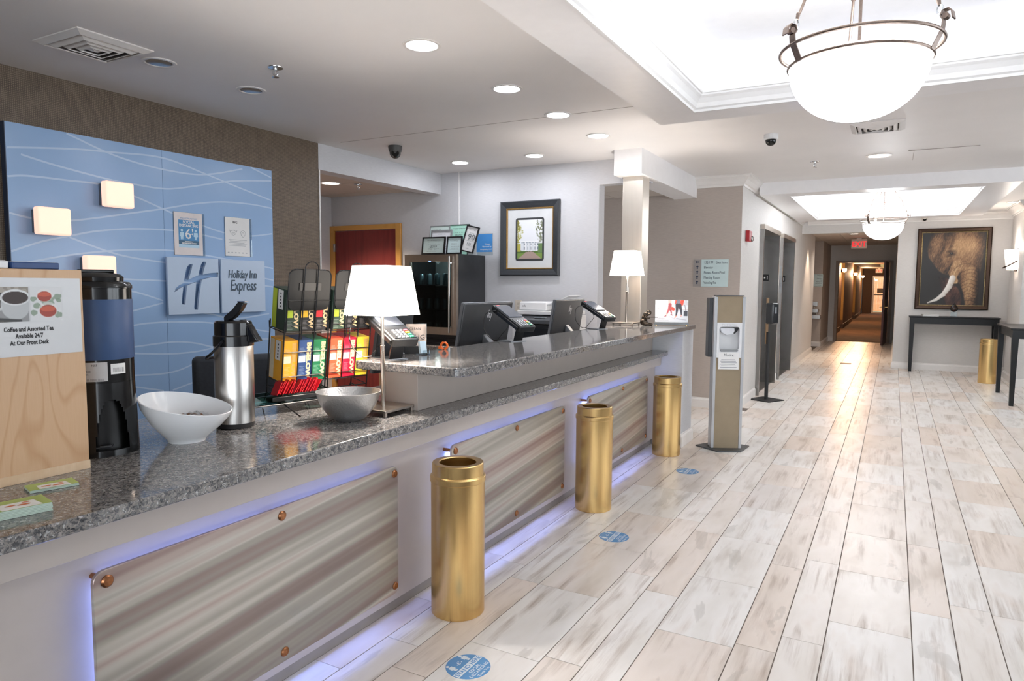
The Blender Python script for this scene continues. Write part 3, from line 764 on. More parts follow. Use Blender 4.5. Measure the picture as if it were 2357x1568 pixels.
for q in ((-0.325, -0.305, 0.03, 0.55, 0.0, 0.945), (0.305, 0.325, 0.03, 0.55, 0.0, 0.945), (-0.305, 0.305, 0.53, 0.55, 0.0, 0.945), (-0.305, 0.305, 0.03, 0.53, 0.925, 0.945), (-0.305, 0.305, 0.03, 0.53, 0.0, 0.11)): cb.box(*q)
cb.build('cabinet', FBK, fr)
bx(-0.304, 0.304, 0.515, 0.5295, 0.11, 0.925).build('back_liner', M('fridge_liner', '8d9496', 0.4), fr)
l = bpy.data.lights.new('fridge_fill', 'POINT'); l.energy = 3.0; l.shadow_soft_size = 0.03; l.color = (0.85, 0.95, 1)  # added point light that brightens the dark fridge interior
lo = bpy.data.objects.new('fridge_fill', l); C.objects.link(lo); lo.parent = fr; lo.location = (0, 0.12, 0.88)
for k in range(5): bx(-0.28, 0.28, 0.022, 0.03, 0.02+0.014*k, 0.027+0.014*k).build('grille_slat', BLACK, fr)
dr = MB()
for q in ((-0.325, -0.262, -0.02, 0.025, 0.115, 0.94), (0.262, 0.325, -0.02, 0.025, 0.115, 0.94), (-0.262, 0.262, -0.02, 0.025, 0.865, 0.94), (-0.262, 0.262, -0.02, 0.025, 0.115, 0.19)): dr.box(*q)
door = dr.build('door', FSTEEL, fr)
bx(-0.262, 0.262, -0.004, 0.004, 0.19, 0.865).build('pane', SMOKE, door)
MB().tube([(0.262, -0.055, 0.14), (0.262, -0.055, 0.92)], 0.009, 10).tube([(0.262, -0.02, 0.2), (0.285, -0.055, 0.2)], 0.007, 8).tube([(0.262, -0.02, 0.85), (0.285, -0.055, 0.85)], 0.007, 8).build('handle', CHROME, door)
for z in (0.36, 0.62): bx(-0.303, 0.303, 0.04, 0.5, z, z+0.006).build('shelf', M('wire_shelf', '3c4244', 0.4), fr)
bx(-0.013, 0.013, -0.022, -0.0195, 0.868, 0.876).build('display', mat_emit('blue_display', '7aa5ff', 2), door)
can = None
for z in (0.111, 0.3665, 0.6265):
    for k in range(5):
        x = -0.22+0.105*k
        if can is None:
            can = thing('drink_can', '', 'can')
            MB().lathe([(0.022, 0), (0.032, 0.006), (0.032, 0.105), (0.026, 0.118), (0.024, 0.12), (0.0, 0.119)], 16).build('can_body', M('can_alu', '6f8790', 0.3, 0.6), can)
            o = can
        else: o = copy_tree(can)
        o.location = (-4.225+x, 6.05, 0.776+z)
        o['label'] = 'drink can, %s from the left on the %s level inside the fridge' % (['first', 'second', 'third', 'fourth', 'fifth'][k], {0.111: 'bottom', 0.3665: 'middle', 0.6265: 'top'}[z]); o['group'] = 'drink cans in the fridge'

# framed papers on the fridge -----------------------------------------
def paper_fn(base, seed, big=None):
    def fn(U, V):
        col = np.ones(U.shape+(3,))*rgb(base)
        rs = np.random.RandomState(seed)
        for k in range(13):
            v = 0.12+0.065*k; a = 0.12+0.2*rs.rand(); b = 0.55+0.35*rs.rand()
            col = put(col, ((U > a) & (U < b) & (np.abs(V-v) < 0.009))*0.5*(vnoise(U, V, 60, 3, seed) > 0.35), [0.42, 0.46, 0.46])
        return col
    return fn
def cert(name, label, x, y, w, h, base, framecol, fwid, rz=0, lean=-8, roll=0, lines=None, seed=1):
    t = thing(name, label, 'certificate', (x, y, 1.7215), rz, 'framed papers on the fridge')
    fm = MB()
    for q in ((-w/2, w/2, 0, fwid), (-w/2, w/2, h-fwid, h), (-w/2, -w/2+fwid, fwid, h-fwid), (w/2-fwid, w/2, fwid, h-fwid)): fm.box(q[0], q[1], -0.01, 0.006, q[2], q[3])
    rot = (R(lean), R(roll), 0)
    dz = abs(math.sin(R(roll)))*w/2
    f = fm.build('frame', framecol, t, rot=rot, loc=(0, 0, 0.004+dz))
    canvas('certificate_paper', -w/2+fwid, w/2-fwid, fwid, h-fwid, -0.002, 40, 40, paper_fn(base, seed), PRINT, f)
    if lines: lettering([(s, sz, xx, zz) for s, sz, xx, zz in lines], M('grey_ink', '6d7478', 0.6), f, -0.004)
    return t
BF = M('black_frame', '1c1c1e', 0.35); GF = M('grey_frame', '8b8d8f', 0.4); DGF = M('green_frame', '3b4a42', 0.4)
cert('certificate_frame', 'pale license sheet in thin frame leaning at left back on the fridge', -4.40, 6.30, 0.26, 0.33, 'cfe0dc', GF, 0.006, seed=2)
cert('certificate_frame', 'mint green permit in dark frame at the back middle on the fridge', -4.15, 6.31, 0.255, 0.335, 'a9d8c6', DGF, 0.006, seed=3, lines=[('PERMIT', 0.03, 0, 0.21), ('Department of Public Health', 0.014, 0, 0.29)])
cert('certificate_frame', 'grey framed white paper behind the black framed certificate on fridge', -4.29, 6.18, 0.27, 0.27, 'e2e3e8', GF, 0.016, seed=4)
cert('certificate_frame', 'black framed certificate reading 2019 at the front of the fridge top', -4.29, 6.05, 0.295, 0.185, 'c3d3d0', BF, 0.014, seed=5, lines=[('2019', 0.045, 0, 0.07), ('CITY OF TUSCALOOSA', 0.016, 0, 0.145)])
cert('certificate_frame', 'small black framed certificate on fridge right of the 2019 one', -4.04, 6.07, 0.19, 0.185, 'cfe3e4', BF, 0.014, seed=6, lines=[('City of Tuscaloosa', 0.013, -0.01, 0.14)])
cert('certificate_frame', 'black framed handwritten page leaning sideways at fridge right corner', -3.875, 6.06, 0.155, 0.275, 'e6e6e6', BF, 0.012, 0, -8, 13, seed=7, lines=[('90', 0.09, 0.01, 0.13), ('5.24', 0.03, 0, 0.08)])
t = thing('acrylic_sign', 'small blue sign in clear acrylic at the right back of the fridge', 'sign', (-3.84, 6.36, 1.7215))
bx(-0.10, 0.10, -0.003, 0.003, 0.0, 0.23).build('holder', ACRYL, t)
bx(-0.098, 0.098, -0.005, -0.0035, 0.035, 0.225).build('print', M('blue_print', '4688c8', 0.4), t)
lettering([('Owned', 0.022, 0.04, 0.11), ('Operated by', 0.022, 0.03, 0.085), ('Hospitality, LLC', 0.022, 0.02, 0.055)], PAPER, t, -0.006)

# ------------------------------------------------------------------ printer
pr = thing('printer', 'white and black multifunction printer on the back counter', 'printer', (-2.95, 6.12, 0.776))
bx(-0.24, 0.24, -0.2, 0.22, 0.0, 0.26).build('body', M('printer_black', '222326', 0.35), pr, bevel=0.012)
for s in (-1, 1): MB().prism([(-0.21, 0.0), (0.22, 0.0), (0.22, 0.34), (-0.12, 0.34), (-0.215, 0.27)], *sorted((s*0.24, s*0.30)), lambda a, b, d: (d, a, b)).build('side_panel', WPLAS, pr, bevel=0.006)
MB().prism([(-0.215, 0.262), (0.2, 0.262), (0.2, 0.345), (-0.10, 0.345), (-0.215, 0.30)], -0.24, 0.24, lambda a, b, d: (d, a, b)).build('control_panel', M('printer_grey', '4c4f53', 0.3), pr, bevel=0.004)
bx(-0.07, 0.05, -0.19, -0.12, 0.318, 0.325).build('display', M('lcd', '9aa3a8', 0.2), pr)
bx(-0.19, 0.16, -0.206, -0.195, 0.14, 0.22).build('output_slot', BLACK, pr)
bx(-0.21, 0.21, -0.225, -0.2, 0.01, 0.12).build('paper_drawer', M('drawer_black', '2d2e31', 0.4), pr, bevel=0.005)
bx(-0.29, 0.29, -0.14, 0.22, 0.345, 0.385).build('scanner_lid', WPLAS, pr, bevel=0.008)
MB().prism([(-0.12, 0.386), (0.2, 0.386), (0.2, 0.47), (-0.1, 0.47)], -0.28, 0.02, lambda a, b, d: (d, a, b)).build('document_feeder', WPLAS, pr, bevel=0.012)
lettering([('mfc', 0.03, -0.24, 0.42, 'LEFT')], INK, pr, -0.123)
bx(0.0, 0.25, -0.1, 0.2, -0.004, 0.004).build('paper_tray', WPLAS, pr, loc=(0.02, 0, 0.44), rot=(0, R(-22), 0))
t = thing('power_outlet', 'beige wall outlet beside the printer on the grey wall', 'outlet', (-3.50, 6.4998, 1.19), 0)
bx(-0.037, 0.037, -0.006, 0, -0.06, 0.06).build('cover_plate', M('outlet_beige', 'd8cfc2', 0.4), t, bevel=0.002)
for z in (0.02, -0.02): bx(-0.015, 0.015, -0.0075, -0.006, z-0.012, z+0.012).build('socket', M('outlet_face', 'c5bbad', 0.4), t)

# ------------------------------------------------------------------ monitors
def monitor(y0, y1, label, logo=True):
    c = (y0+y1)/2; hw = (y1-y0)/2
    t = thing('computer_monitor', label, 'monitor', (-2.40, c, 0.741), R(90), 'monitors seen from the back along the desk')
    tilt = (R(10), 0, 0)
    p = bx(-hw, hw, -0.012, 0.012, 0.0, 0.36).build('back_shell', DARK, t, loc=(0, 0.0, 0.195), rot=tilt, bevel=0.006)
    e = MB()
    for q in ((-hw-0.004, -hw+0.004, 0, 0.36), (hw-0.004, hw+0.004, 0, 0.36), (-hw, hw, 0.355, 0.364)): e.box(q[0], q[1], -0.002, 0.016, q[2], q[3])
    e.build('edge_trim', M('monitor_silver', '9b9ea3', 0.3, 0.7), p)
    bx(-hw+0.01, hw-0.01, 0.012, 0.014, 0.01, 0.35).build('screen', BLACK, p)
    if logo:
        l = MB()
        for x0, z0, z1 in ((-0.022, 0.262, 0.315), (-0.008, 0.262, 0.292), (0.006, 0.262, 0.292), (0.018, 0.240, 0.292)):
            l.add([(x0, -0.0132, z0), (x0+0.007, -0.0132, z0), (x0+0.007+(z1-z0)*0.28, -0.0132, z1), (x0+(z1-z0)*0.28, -0.0132, z1)], [(0, 1, 2, 3)])
        l.add([(-0.003, -0.0132, 0.288), (0.014, -0.0132, 0.288), (0.0155, -0.0132, 0.293), (-0.0015, -0.0132, 0.293)], [(0, 1, 2, 3)])
        l.add([(0.011, -0.0132, 0.262), (0.024, -0.0132, 0.262), (0.0255, -0.0132, 0.267), (0.012, -0.0132, 0.267)], [(0, 1, 2, 3)])
        l.build('emblem', M('emblem_silver', 'd5d5d8', 0.35), p, fix=False)
    MB().prism([(-0.035, 0.345), (-0.02, 0.29), (-0.11, 0.20), (-0.11, 0.005), (-0.15, 0.005), (-0.15, 0.225)], -0.03, 0.03, lambda a, b, d: (d, a, b)).build('stand_arm', M('stand_grey', '6b6e73', 0.4), t, bevel=0.006)
    MB().lathe([(0.0, 0.0), (0.11, 0.0), (0.11, 0.008), (0.03, 0.014), (0.0, 0.014)], 24, c=(0, -0.13, 0)).build('stand_base', M('stand_grey', '55585d', 0.4), t)
    return t
monitor(3.62, 4.24, 'dark monitor seen from the back behind the middle payment terminal')
monitor(4.95, 5.53, 'dark monitor seen from the back nearest the steel column')
monitor(2.83, 3.11, 'dark screen half hidden behind the near table lamp', False)

# ------------------------------------------------------------------ payment terminals
def terminal(x, y, label, s=1.0, rz=90):
    t = thing('payment_terminal', label, 'card terminal', (x, y, 1.0635), R(rz), 'card terminals on the raised counter')
    # local: -y faces the guests, device axis rises away from them
    bx(-0.055*s, 0.055*s, -0.03*s, 0.09*s, 0.0, 0.004).build('base_plate', M('terminal_steel', '8d8f92', 0.3, 0.8), t, bevel=0.001)
    MB().prism([(-0.055, 0.004), (-0.047, 0.004), (-0.072, 0.078), (-0.08, 0.078)], -0.03*s, 0.03*s, lambda a, b, d: (d, a*s+0.03*s, b*s)).build('bracket', BLACK, t)
    b = MB().prism(rrect(-0.058*s, 0.058*s, -0.135*s, 0.135*s, 0.012*s, 4), -0.017*s, 0.017*s, lambda a, c, d: (a, c, d)).build('body', M('terminal_body', '1f2123', 0.35), t, loc=(0, 0.02*s, 0.128*s), rot=(R(25), 0, 0), bevel=0.004*s)
    bx(-0.05*s, 0.05*s, -0.02*s, 0.115*s, 0.017*s, 0.0215*s).build('screen', M('terminal_screen', '5d6470', 0.1), b, bevel=0.001)
    MB().sphere((-0.02*s, 0.126*s, 0.0172*s), 0.009*s, 12, 6, 1.6, 0.7, 0.12).build('red_mark', M('red_badge', 'd0323c', 0.3), b)
    pad = bx(-0.05*s, 0.05*s, -0.125*s, -0.045*s, 0.017*s, 0.0195*s).build('keypad', BLACK, b)
    for r_ in range(4):
        for c_ in range(4):
            mt = [WPLAS, WPLAS, WPLAS, [M('key_red', 'd6444c', 0.4), M('key_yellow', 'e3b23c', 0.4), M('key_green', '39b37c', 0.4), M('key_green', '39b37c', 0.4)][r_]][c_]
            if c_ < 3: mt = M('key_grey', 'c2c5c9', 0.4)
            x0 = -0.032*s+0.018*s*c_; y0 = -0.062*s-0.017*s*r_
            bx(x0, x0+(0.016 if c_ == 3 else 0.009)*s, y0-0.009*s, y0, 0.0195*s, 0.0225*s).build('key', mt, pad)
    for sx in (-1, 1): bx(*sorted((sx*0.056*s, sx*0.066*s)), -0.12*s, 0.07*s, -0.012*s, 0.008*s).build('grip', BLACK, b, bevel=0.003*s)
    pts = [(-0.06, 0.1, 0.17), (-0.10, 0.14, 0.15), (-0.12, 0.13, 0.07), (-0.09, 0.10, 0.012), (-0.05, 0.08, 0.008)]
    MB().tube(smooth([(p[0]*s, p[1]*s, p[2]*s) for p in pts]), 0.0025, 6).build('cable', WIRE, t)
    MB().tube(smooth([(-0.02*s, 0.1*s, 0.15*s), (0.0, 0.06*s, 0.09*s), (-0.03*s, 0.075*s, 0.04*s), (-0.045*s, 0.1*s, 0.006)]), 0.0022, 6).build('cable', WIRE, t)
    return t
def smooth(P, k=6):
    P = [Vector(p) for p in P]; out = []
    for i in range(len(P)-1):
        a, b, c, d = P[max(i-1, 0)], P[i], P[i+1], P[min(i+2, len(P)-1)]
        for j in range(k):
            t = j/k; out.append(0.5*((2*b)+(c-a)*t+(2*a-5*b+4*c-d)*t*t+(3*b-a-3*c+d)*t**3))
    return out + [P[-1]]
terminal(-2.02, 2.525, 'largest looking payment terminal behind the near lamp pole', 1.15, 70)
terminal(-2.03, 3.73, 'payment terminal in front of the first dark monitor', 1.1, 70)
terminal(-2.04, 5.16, 'payment terminal nearest the far table lamp', 1.1, 70)

t = thing('counter_sign', 'pink and grey clean notice in acrylic on a black block behind the near terminal', 'sign', (-2.09, 2.80, 1.0635), R(34))
bx(-0.055, 0.055, -0.03, 0.03, 0, 0.036).build('block', BLKMAT, t)
def clean_fn(U, V):
    col = np.ones(U.shape+(3,))*rgb('d9c9bd'); n = vnoise(U, V, 4, 4, 9)
    col = col + (n[..., None]-0.5)*0.25; return col
cs = bx(-0.053, 0.053, -0.004, 0.0, 0.036, 0.15).build('holder', ACRYL, t)
canvas('print', -0.051, 0.051, 0.038, 0.148, -0.0055, 20, 20, clean_fn, PRINT, t)
lettering([('CLEAN', 0.018, -0.005, 0.118), ('IHG', 0.036, 0.014, 0.07)], INK, t, -0.0065)
t = thing('card_holder', 'small clear acrylic holder with pale blue cards on the raised counter', 'card holder', (-2.02, 2.76, 1.0635), R(70))
bx(-0.02, 0.02, -0.03, 0.03, 0, 0.004).build('base', ACRYL, t); bx(-0.02, 0.02, -0.03, -0.027, 0.004, 0.025).build('front_wall', ACRYL, t)
bx(-0.018, 0.018, -0.012, 0.004, 0.0, 0.06).build('cards', M('pale_cards', 'bcd3e2', 0.5), t, loc=(0, 0, 0.006), rot=(R(-12), 0, 0))
t = thing('orange_ring', 'small orange key ring holder on the raised counter edge', 'ring', (-2.085, 3.04, 1.0635), R(20))
ORG = M('orange_plastic', 'f0702a', 0.35)
MB().tube([(0.018*math.cos(R(a)), 0, 0.02+0.018*math.sin(R(a))) for a in range(0, 360, 20)], 0.006, 8, closed=True).build('loop', ORG, t)
bx(-0.03, -0.012, -0.008, 0.008, 0.004, 0.018).build('clip', ORG, t)

# ------------------------------------------------------------------ lamps
SHM = mat_emit('lit_fabric_shade', 'fff3e6', SHADE)
def lamp(x, y, z, label):
    t = thing('table_lamp', label, 'lamp', (x, y, z), 0, 'table lamps on the desk')
    bx(-0.095, 0.095, -0.1, 0.1, 0.018, 0.029).build('base', NICKEL, t, bevel=0.002)
    for sx in (-1, 1):
        for sy in (-1, 1): bx(sx*0.085-0.006, sx*0.085+0.006, sy*0.09-0.006, sy*0.09+0.006, 0.0005, 0.018).build('foot', NICKEL, t)
    MB().lathe([(0.0095, 0.029), (0.0095, 0.29), (0.0105, 0.292), (0.0105, 0.297), (0.0078, 0.299), (0.0078, 0.45)], 16).build('pole', NICKEL, t)
    MB().tube([(0.02, -0.02, 0.46), (0.02, -0.02, 0.33)], 0.0016, 6).tube([(0.02, -0.02, 0.33), (0.02, -0.02, 0.275)], 0.0042, 8).build('pull_chain', NICKEL, t)
    a, b, z0, z1 = 0.117, 0.09, 0.432, 0.645
    vs = [(sx*r, sy*r, zz) for r, zz in ((a, z0), (b, z1), (a-0.003, z0), (b-0.003, z1)) for sx, sy in ((-1,-1),(1,-1),(1,1),(-1,1))]
    fs = []
    for i in range(4):
        j = (i+1) % 4; fs += [(i, j, 4+j, 4+i), (8+i, 12+i, 12+j, 8+j), (i, 8+i, 8+j, j), (4+i, 4+j, 12+j, 12+i)]
    MB().add(vs, fs).build('shade', SHM, t)
    bl = bpy.data.lights.new('bulb', 'POINT'); bl.energy = BULB; bl.color = (1, 0.95, 0.89); bl.shadow_soft_size = 0.03
    bo = bpy.data.objects.new('bulb', bl); C.objects.link(bo); bo.parent = t; bo.location = (0, 0, 0.55)
    MB().tube([(-b, 0, z1-0.01), (b, 0, z1-0.01)], 0.002, 6).tube([(0, 0, 0.45), (0, 0, z1-0.01)], 0.003, 6).build('shade_bracket', NICKEL, t)
lamp(-1.957, 2.377, 0.8435, 'lit table lamp on the lower counter beside the tea racks')
lamp(-2.03, 5.75, 1.0635, 'lit table lamp at the far counter end before the steel column')

# ------------------------------------------------------------------ elephant figurine, welcome sign
t = thing('elephant_figurine', 'bronze seated elephant figurine holding a tray by the welcome sign', 'figurine', (-1.885, 5.83, 1.0635), R(15))
BRZ = mat_brushed('dark_bronze', '4b423a', 0.35, (30, 30, 30), 0, 0.3)
g = MB()
g.sphere((-0.012, 0, 0.034), 0.034, 16, 10, 1.0, 0.95, 1.0).sphere((-0.006, 0, 0.066), 0.026, 14, 8, 1, 0.95, 1.2).sphere((0.008, 0, 0.098), 0.020, 14, 8, 1.1, 0.95, 1)
for s in (-1, 1):
    g.tube([(-0.005, s*0.022, 0.016), (0.03, s*0.026, 0.014), (0.052, s*0.024, 0.010)], [0.016, 0.013, 0.010], 10)
    g.sphere((0.054, s*0.024, 0.010), 0.0115, 10, 6)
    g.tube([(0.0, s*0.022, 0.074), (0.02, s*0.026, 0.062), (0.04, s*0.016, 0.068)], [0.010, 0.008, 0.007], 8)
    g.sphere((-0.004, s*0.024, 0.098), 0.017, 12, 8, 0.8, 0.3, 1.1)
g.tube(smooth([(0.024, 0, 0.096), (0.04, 0, 0.104), (0.044, 0, 0.118), (0.032, 0, 0.128), (0.016, 0, 0.126), (0.012, 0, 0.136)]), [0.011-0.0002*i for i in range(31)], 8)
o = g.build('body', BRZ, t); md = o.modifiers.new('remesh', 'REMESH'); md.mode = 'VOXEL'; md.voxel_size = 0.0028; md.use_smooth_shade = True
MB().lathe([(0.0, 0), (0.032, 0.0), (0.033, 0.003), (0.0, 0.003)], 20, c=(0.075, 0, 0.073)).build('tray', BRZ, t)
t = thing('welcome_sign', 'welcome photo card in a clear acrylic stand at the counter end', 'sign', (-1.70, 5.99, 1.0635), R(17))
bx(-0.142, 0.142, -0.006, 0.006, 0.022, 0.225).build('holder', ACRYL, t)
bx(-0.148, 0.148, -0.02, 0.02, 0.006, 0.024).build('base', mat_glass('frosted_acrylic', 'cfd6da', 0.2), t)
for sx in (-0.13, 0.13):
    MB().lathe([(0.006, 0.0), (0.006, 0.006), (0, 0.006)], 10, c=(sx, 0, 0)).build('stud', BRASS, t)
def walk_fn(U, V):
    col = np.ones(U.shape+(3,))*rgb('eceef1'); col = put(col, V > 0.42, rgb('d9dce2'))
    col = put(col, np.abs(V-0.415) < 0.008, rgb('e8988c')); col = put(col, (V < 0.4)*(vnoise(U, V, 14, 6, 2) > 0.66)*0.35, rgb('c9bcc4'))
    for a in (0.15, 0.5, 0.8): col = put(col, np.abs(U-a-(V-0.42)*0.5) < 0.004+0*U, rgb('cfd3da'))*(1)
    def limb(c, x0, y0, x1, y1, w0, w1):
        nonlocal col
        d, tt = capsule(U, V*0.75, x0, y0*0.75, x1, y1*0.75); col = put(col, soft(d-(w0+(w1-w0)*tt), 0.012), rgb(c))
    limb('c9ccd6', 0.42, 0.72, 0.6, 0.86, 0.02, 0.01); limb('a9abb8', 0.66, 0.84, 0.95, 0.9, 0.015, 0.008)
    limb('e6b9b0', 0.44, 0.0, 0.44, 0.17, 0.055, 0.05); limb('b4575a', 0.45, 0.2, 0.42, 0.42, 0.05, 0.035); limb('b4575a', 0.42, 0.42, 0.36, 0.62, 0.033, 0.022)
    limb('a84e52', 0.46, 0.22, 0.47, 0.45, 0.04, 0.03); limb('a84e52', 0.47, 0.45, 0.5, 0.6, 0.028, 0.018)
    limb('e7b49a', 0.355, 0.63, 0.34, 0.68, 0.014, 0.012); limb('8d3238', 0.33, 0.72, 0.29, 0.745, 0.016, 0.01); limb('8d3238', 0.49, 0.66, 0.53, 0.685, 0.018, 0.01)
    limb('e2503f', 0.52, 0.38, 0.55, 0.42, 0.055, 0.05)
    limb('8f8a97', 0.69, 0.0, 0.69, 0.16, 0.065, 0.06); limb('e9553f', 0.82, 0.0, 0.8, 0.18, 0.055, 0.05); limb('e9553f', 0.63, 0.0, 0.615, 0.16, 0.022, 0.015)
    limb('3d3840', 0.67, 0.22, 0.66, 0.5, 0.055, 0.032); limb('3d3840', 0.66, 0.5, 0.64, 0.7, 0.03, 0.02); limb('3d3840', 0.74, 0.22, 0.79, 0.48, 0.055, 0.032); limb('3d3840', 0.79, 0.48, 0.8, 0.66, 0.03, 0.018)
    limb('e08a72', 0.64, 0.72, 0.6, 0.82, 0.014, 0.01); limb('e08a72', 0.8, 0.68, 0.79, 0.74, 0.013, 0.01)
    col = put(col, (U > 0.865) & (V > 0.48) & (V < 0.72) & (U < 0.99), rgb('45464f')); limb('55525c', 0.9, 0.22, 0.93, 0.5, 0.006, 0.006)
    return col
canvas('print', -0.140, 0.140, 0.03, 0.222, -0.0075, 110, 80, walk_fn, PRINT, t)
lettering([('IHG', 0.013, -0.128, 0.145, 'LEFT')], INK, t, -0.0085); lettering([('Welcome', 0.018, -0.13, 0.058, 'LEFT'), ('IHG Rewards Club members', 0.009, -0.13, 0.042, 'LEFT')], M('soft_white_ink', 'a9a7ae', 0.5), t, -0.0085)
# ================================================================== LEFT COUNTER
# plywood display box
t = thing('plywood_box', 'birch plywood display box standing on the near counter with a taped sign', 'box', (-2.13, 0.9, 0.8435), R(90), None)
BIR = mat_ply('birch_plywood', 'c0976f', 'cfab86')
BIR2 = mat_wood('birch_strip', 'd3b591', 'dfc6a6', (6, 6, 6), 3, 3, 0.4)
bx(-0.45, 0.298, 0.0, 0.34, 0.0, 0.602).build('carcass', BIR, t, bevel=0.002)
bx(-0.45, 0.2985, -0.0025, 0.0, 0.0, 0.026).build('bottom_strip', BIR2, t)
sg = bx(0.0, 0.29, -0.0022, -0.0005, 0.358, 0.577).build('sign', M('laminated_paper', 'cfd0d1', 0.25, var=0.02), t)
def coffee_fn(U, V):
    col = np.ones(U.shape+(3,))*rgb('35332f'); col = put(col, V < 0.16, rgb('a79f95'))
    col = put(col, (vnoise(U, V, 9, 9, 3) > 0.6)*0.4, rgb('6d675f'))
    d, tt = capsule(U, V, 0.1, 0.78, 0.95, 0.88); col = put(col, soft(d-0.16, 0.05), rgb('8d8e8f'))
    e = np.hypot((U-0.62)/0.42, (V-0.52)/0.42); col = put(col, soft(e-1, 0.06)*(V > 0.2), rgb('b9bcbd'))
    e = np.hypot((U-0.62)/0.43, (V-0.3)/0.23); col = put(col, soft(e-1, 0.06), rgb('d9dbdb'))
    e = np.hypot((U-0.62)/0.37, (V-0.31)/0.18); col = put(col, soft(e-1, 0.05), rgb('33241f'))
    e = np.abs(np.hypot((U-0.14)/0.14, (V-0.48)/0.16)-1); col = put(col, soft(e-0.22, 0.1)*(U < 0.24), rgb('c9cccc'))
    d, tt = capsule(U, V, 0.0, 0.9, 0.75, 0.97); col = put(col, soft(d-0.035, 0.03), rgb('3a3a3b'))
    return col
def tea_fn(U, V):
    col = np.ones(U.shape+(3,))*rgb('d6d7d8')
    n = vnoise(U, V, 12, 12, 5)
    for cx, cy, r in ((0.1, 0.35, 0.1), (0.86, 0.28, 0.13), (0.9, 0.4, 0.09), (0.1, 0.75, 0.12), (0.2, 0.55, 0.14), (0.88, 0.82, 0.13), (0.55, 0.42, 0.2)):
        e = np.hypot((U-cx)/r, (V-cy)/(r*0.7)); col = put(col, soft(e-1-0.5*(n-0.5), 0.1)*0.85, rgb('7e9482')*(0.7+0.5*n[..., None]) if False else rgb('81937f'))
    for cx, cy, s in ((0.45, 0.25, 0.26), (0.55, 0.68, 0.31)):
        e = np.hypot((U-cx)/s, (V-cy)/(s*0.75)); col = put(col, soft(e-1, 0.06)*0.6, rgb('e3dedb'))
        e = np.hypot((U-cx)/(s*0.86), (V-cy-0.03)/(s*0.58)); col = put(col, soft(e-1, 0.08), rgb('9c3b2c'))
        e = np.hypot((U-cx)/(s*0.8), (V-cy+0.03)/(s*0.25)); col = put(col, soft(e-1, 0.1), rgb('c0563c'))
    return col
canvas('coffee_photo', 0.06, 0.148, 0.455, 0.552, -0.0028, 60, 64, coffee_fn, PRINT, sg)
canvas('tea_photo', 0.152, 0.236, 0.455, 0.552, -0.0028, 60, 64, tea_fn, PRINT, sg)
lettering([('Coffee and Assorted Tea', 0.0175, 0.146, 0.428), ('Available 24/7', 0.0175, 0.146, 0.409), ('At Our Front Desk', 0.0175, 0.146, 0.390)], M('sign_ink', '2a2a2c', 0.5), sg, -0.0028, sx=0.72, bold=0.0006)
t = thing('brochure_holder', 'white brochure holder lying on top of the plywood box', 'holder', (-2.23, 0.965, 1.446), R(90))
bx(-0.06, 0.048, -0.08, 0.08, 0.0, 0.021).build('body', WPLAS, t, bevel=0.003); bx(-0.055, 0.043, -0.075, 0.075, 0.021, 0.0225).build('paper', PAPER, t)
t = thing('blue_tray', 'shallow blue box with pale papers on top of the plywood box', 'box', (-2.23, 1.08, 1.446), R(90))
bx(-0.06, 0.064, -0.085, 0.085, 0.0, 0.019).build('body', M('navy_card', '2c4a7c', 0.4), t, bevel=0.003); bx(-0.054, 0.058, -0.075, 0.078, 0.019, 0.0205).build('paper', M('pale_paper', 'b9c3d0', 0.5), t)

# leaflets at the counter edge
LG = M('leaf_green', '9db35f', 0.4); LW = M('leaflet_white', 'e4e6e4', 0.4); SG = M('paper_stack_edge', 'b9cbbd', 0.6)
def leaflet(name, label, x, y, rz, n, w=0.11, d=0.075):
    t = thing(name, label, 'leaflets', (x, y, 0.8435), rz)
    for k in range(n):
        jx = rnd.uniform(-.001, .001)
        bx(-w/2+jx, w/2+jx, -d/2, d/2, 0.0035*k+0.0003, 0.0035*k+0.0033).build('leaflet', SG, t)
    z = 0.0035*n+0.0004
    top = bx(-w/2, w/2, -d/2, d/2, z-0.0002, z+0.0004).build('cover', LG, t)
    m = MB().add([(-w*0.3, -d*0.5, z+0.0007), (w*0.35, -d*0.5, z+0.0007), (w*0.3, d*0.12, z+0.0007), (-w*0.3, d*0.12, z+0.0007)], [(0, 1, 2, 3)]); m.build('printed_mark', LW, top, fix=False)
    m = MB()
    for cx, cy, r in ((-0.015, -0.012, 0.012), (0.012, -0.018, 0.014), (0.02, 0.0, 0.009)): m.lathe([(0, z+0.001), (r, z+0.001)], 12, c=(cx, cy, 0), cap=False, sy=0.5)
    m.build('printed_mark', M('food_print', 'c9683f', 0.4), top, fix=False)
    return t
leaflet('leaflet_stack', 'thick stack of green leaflets at the near left counter corner', -1.865, 0.868, R(78), 6, 0.13, 0.09)
leaflet('leaflet_pile', 'thin pile of green and white leaflets before the plywood box', -2.02, 1.03, R(75), 2, 0.115, 0.07)

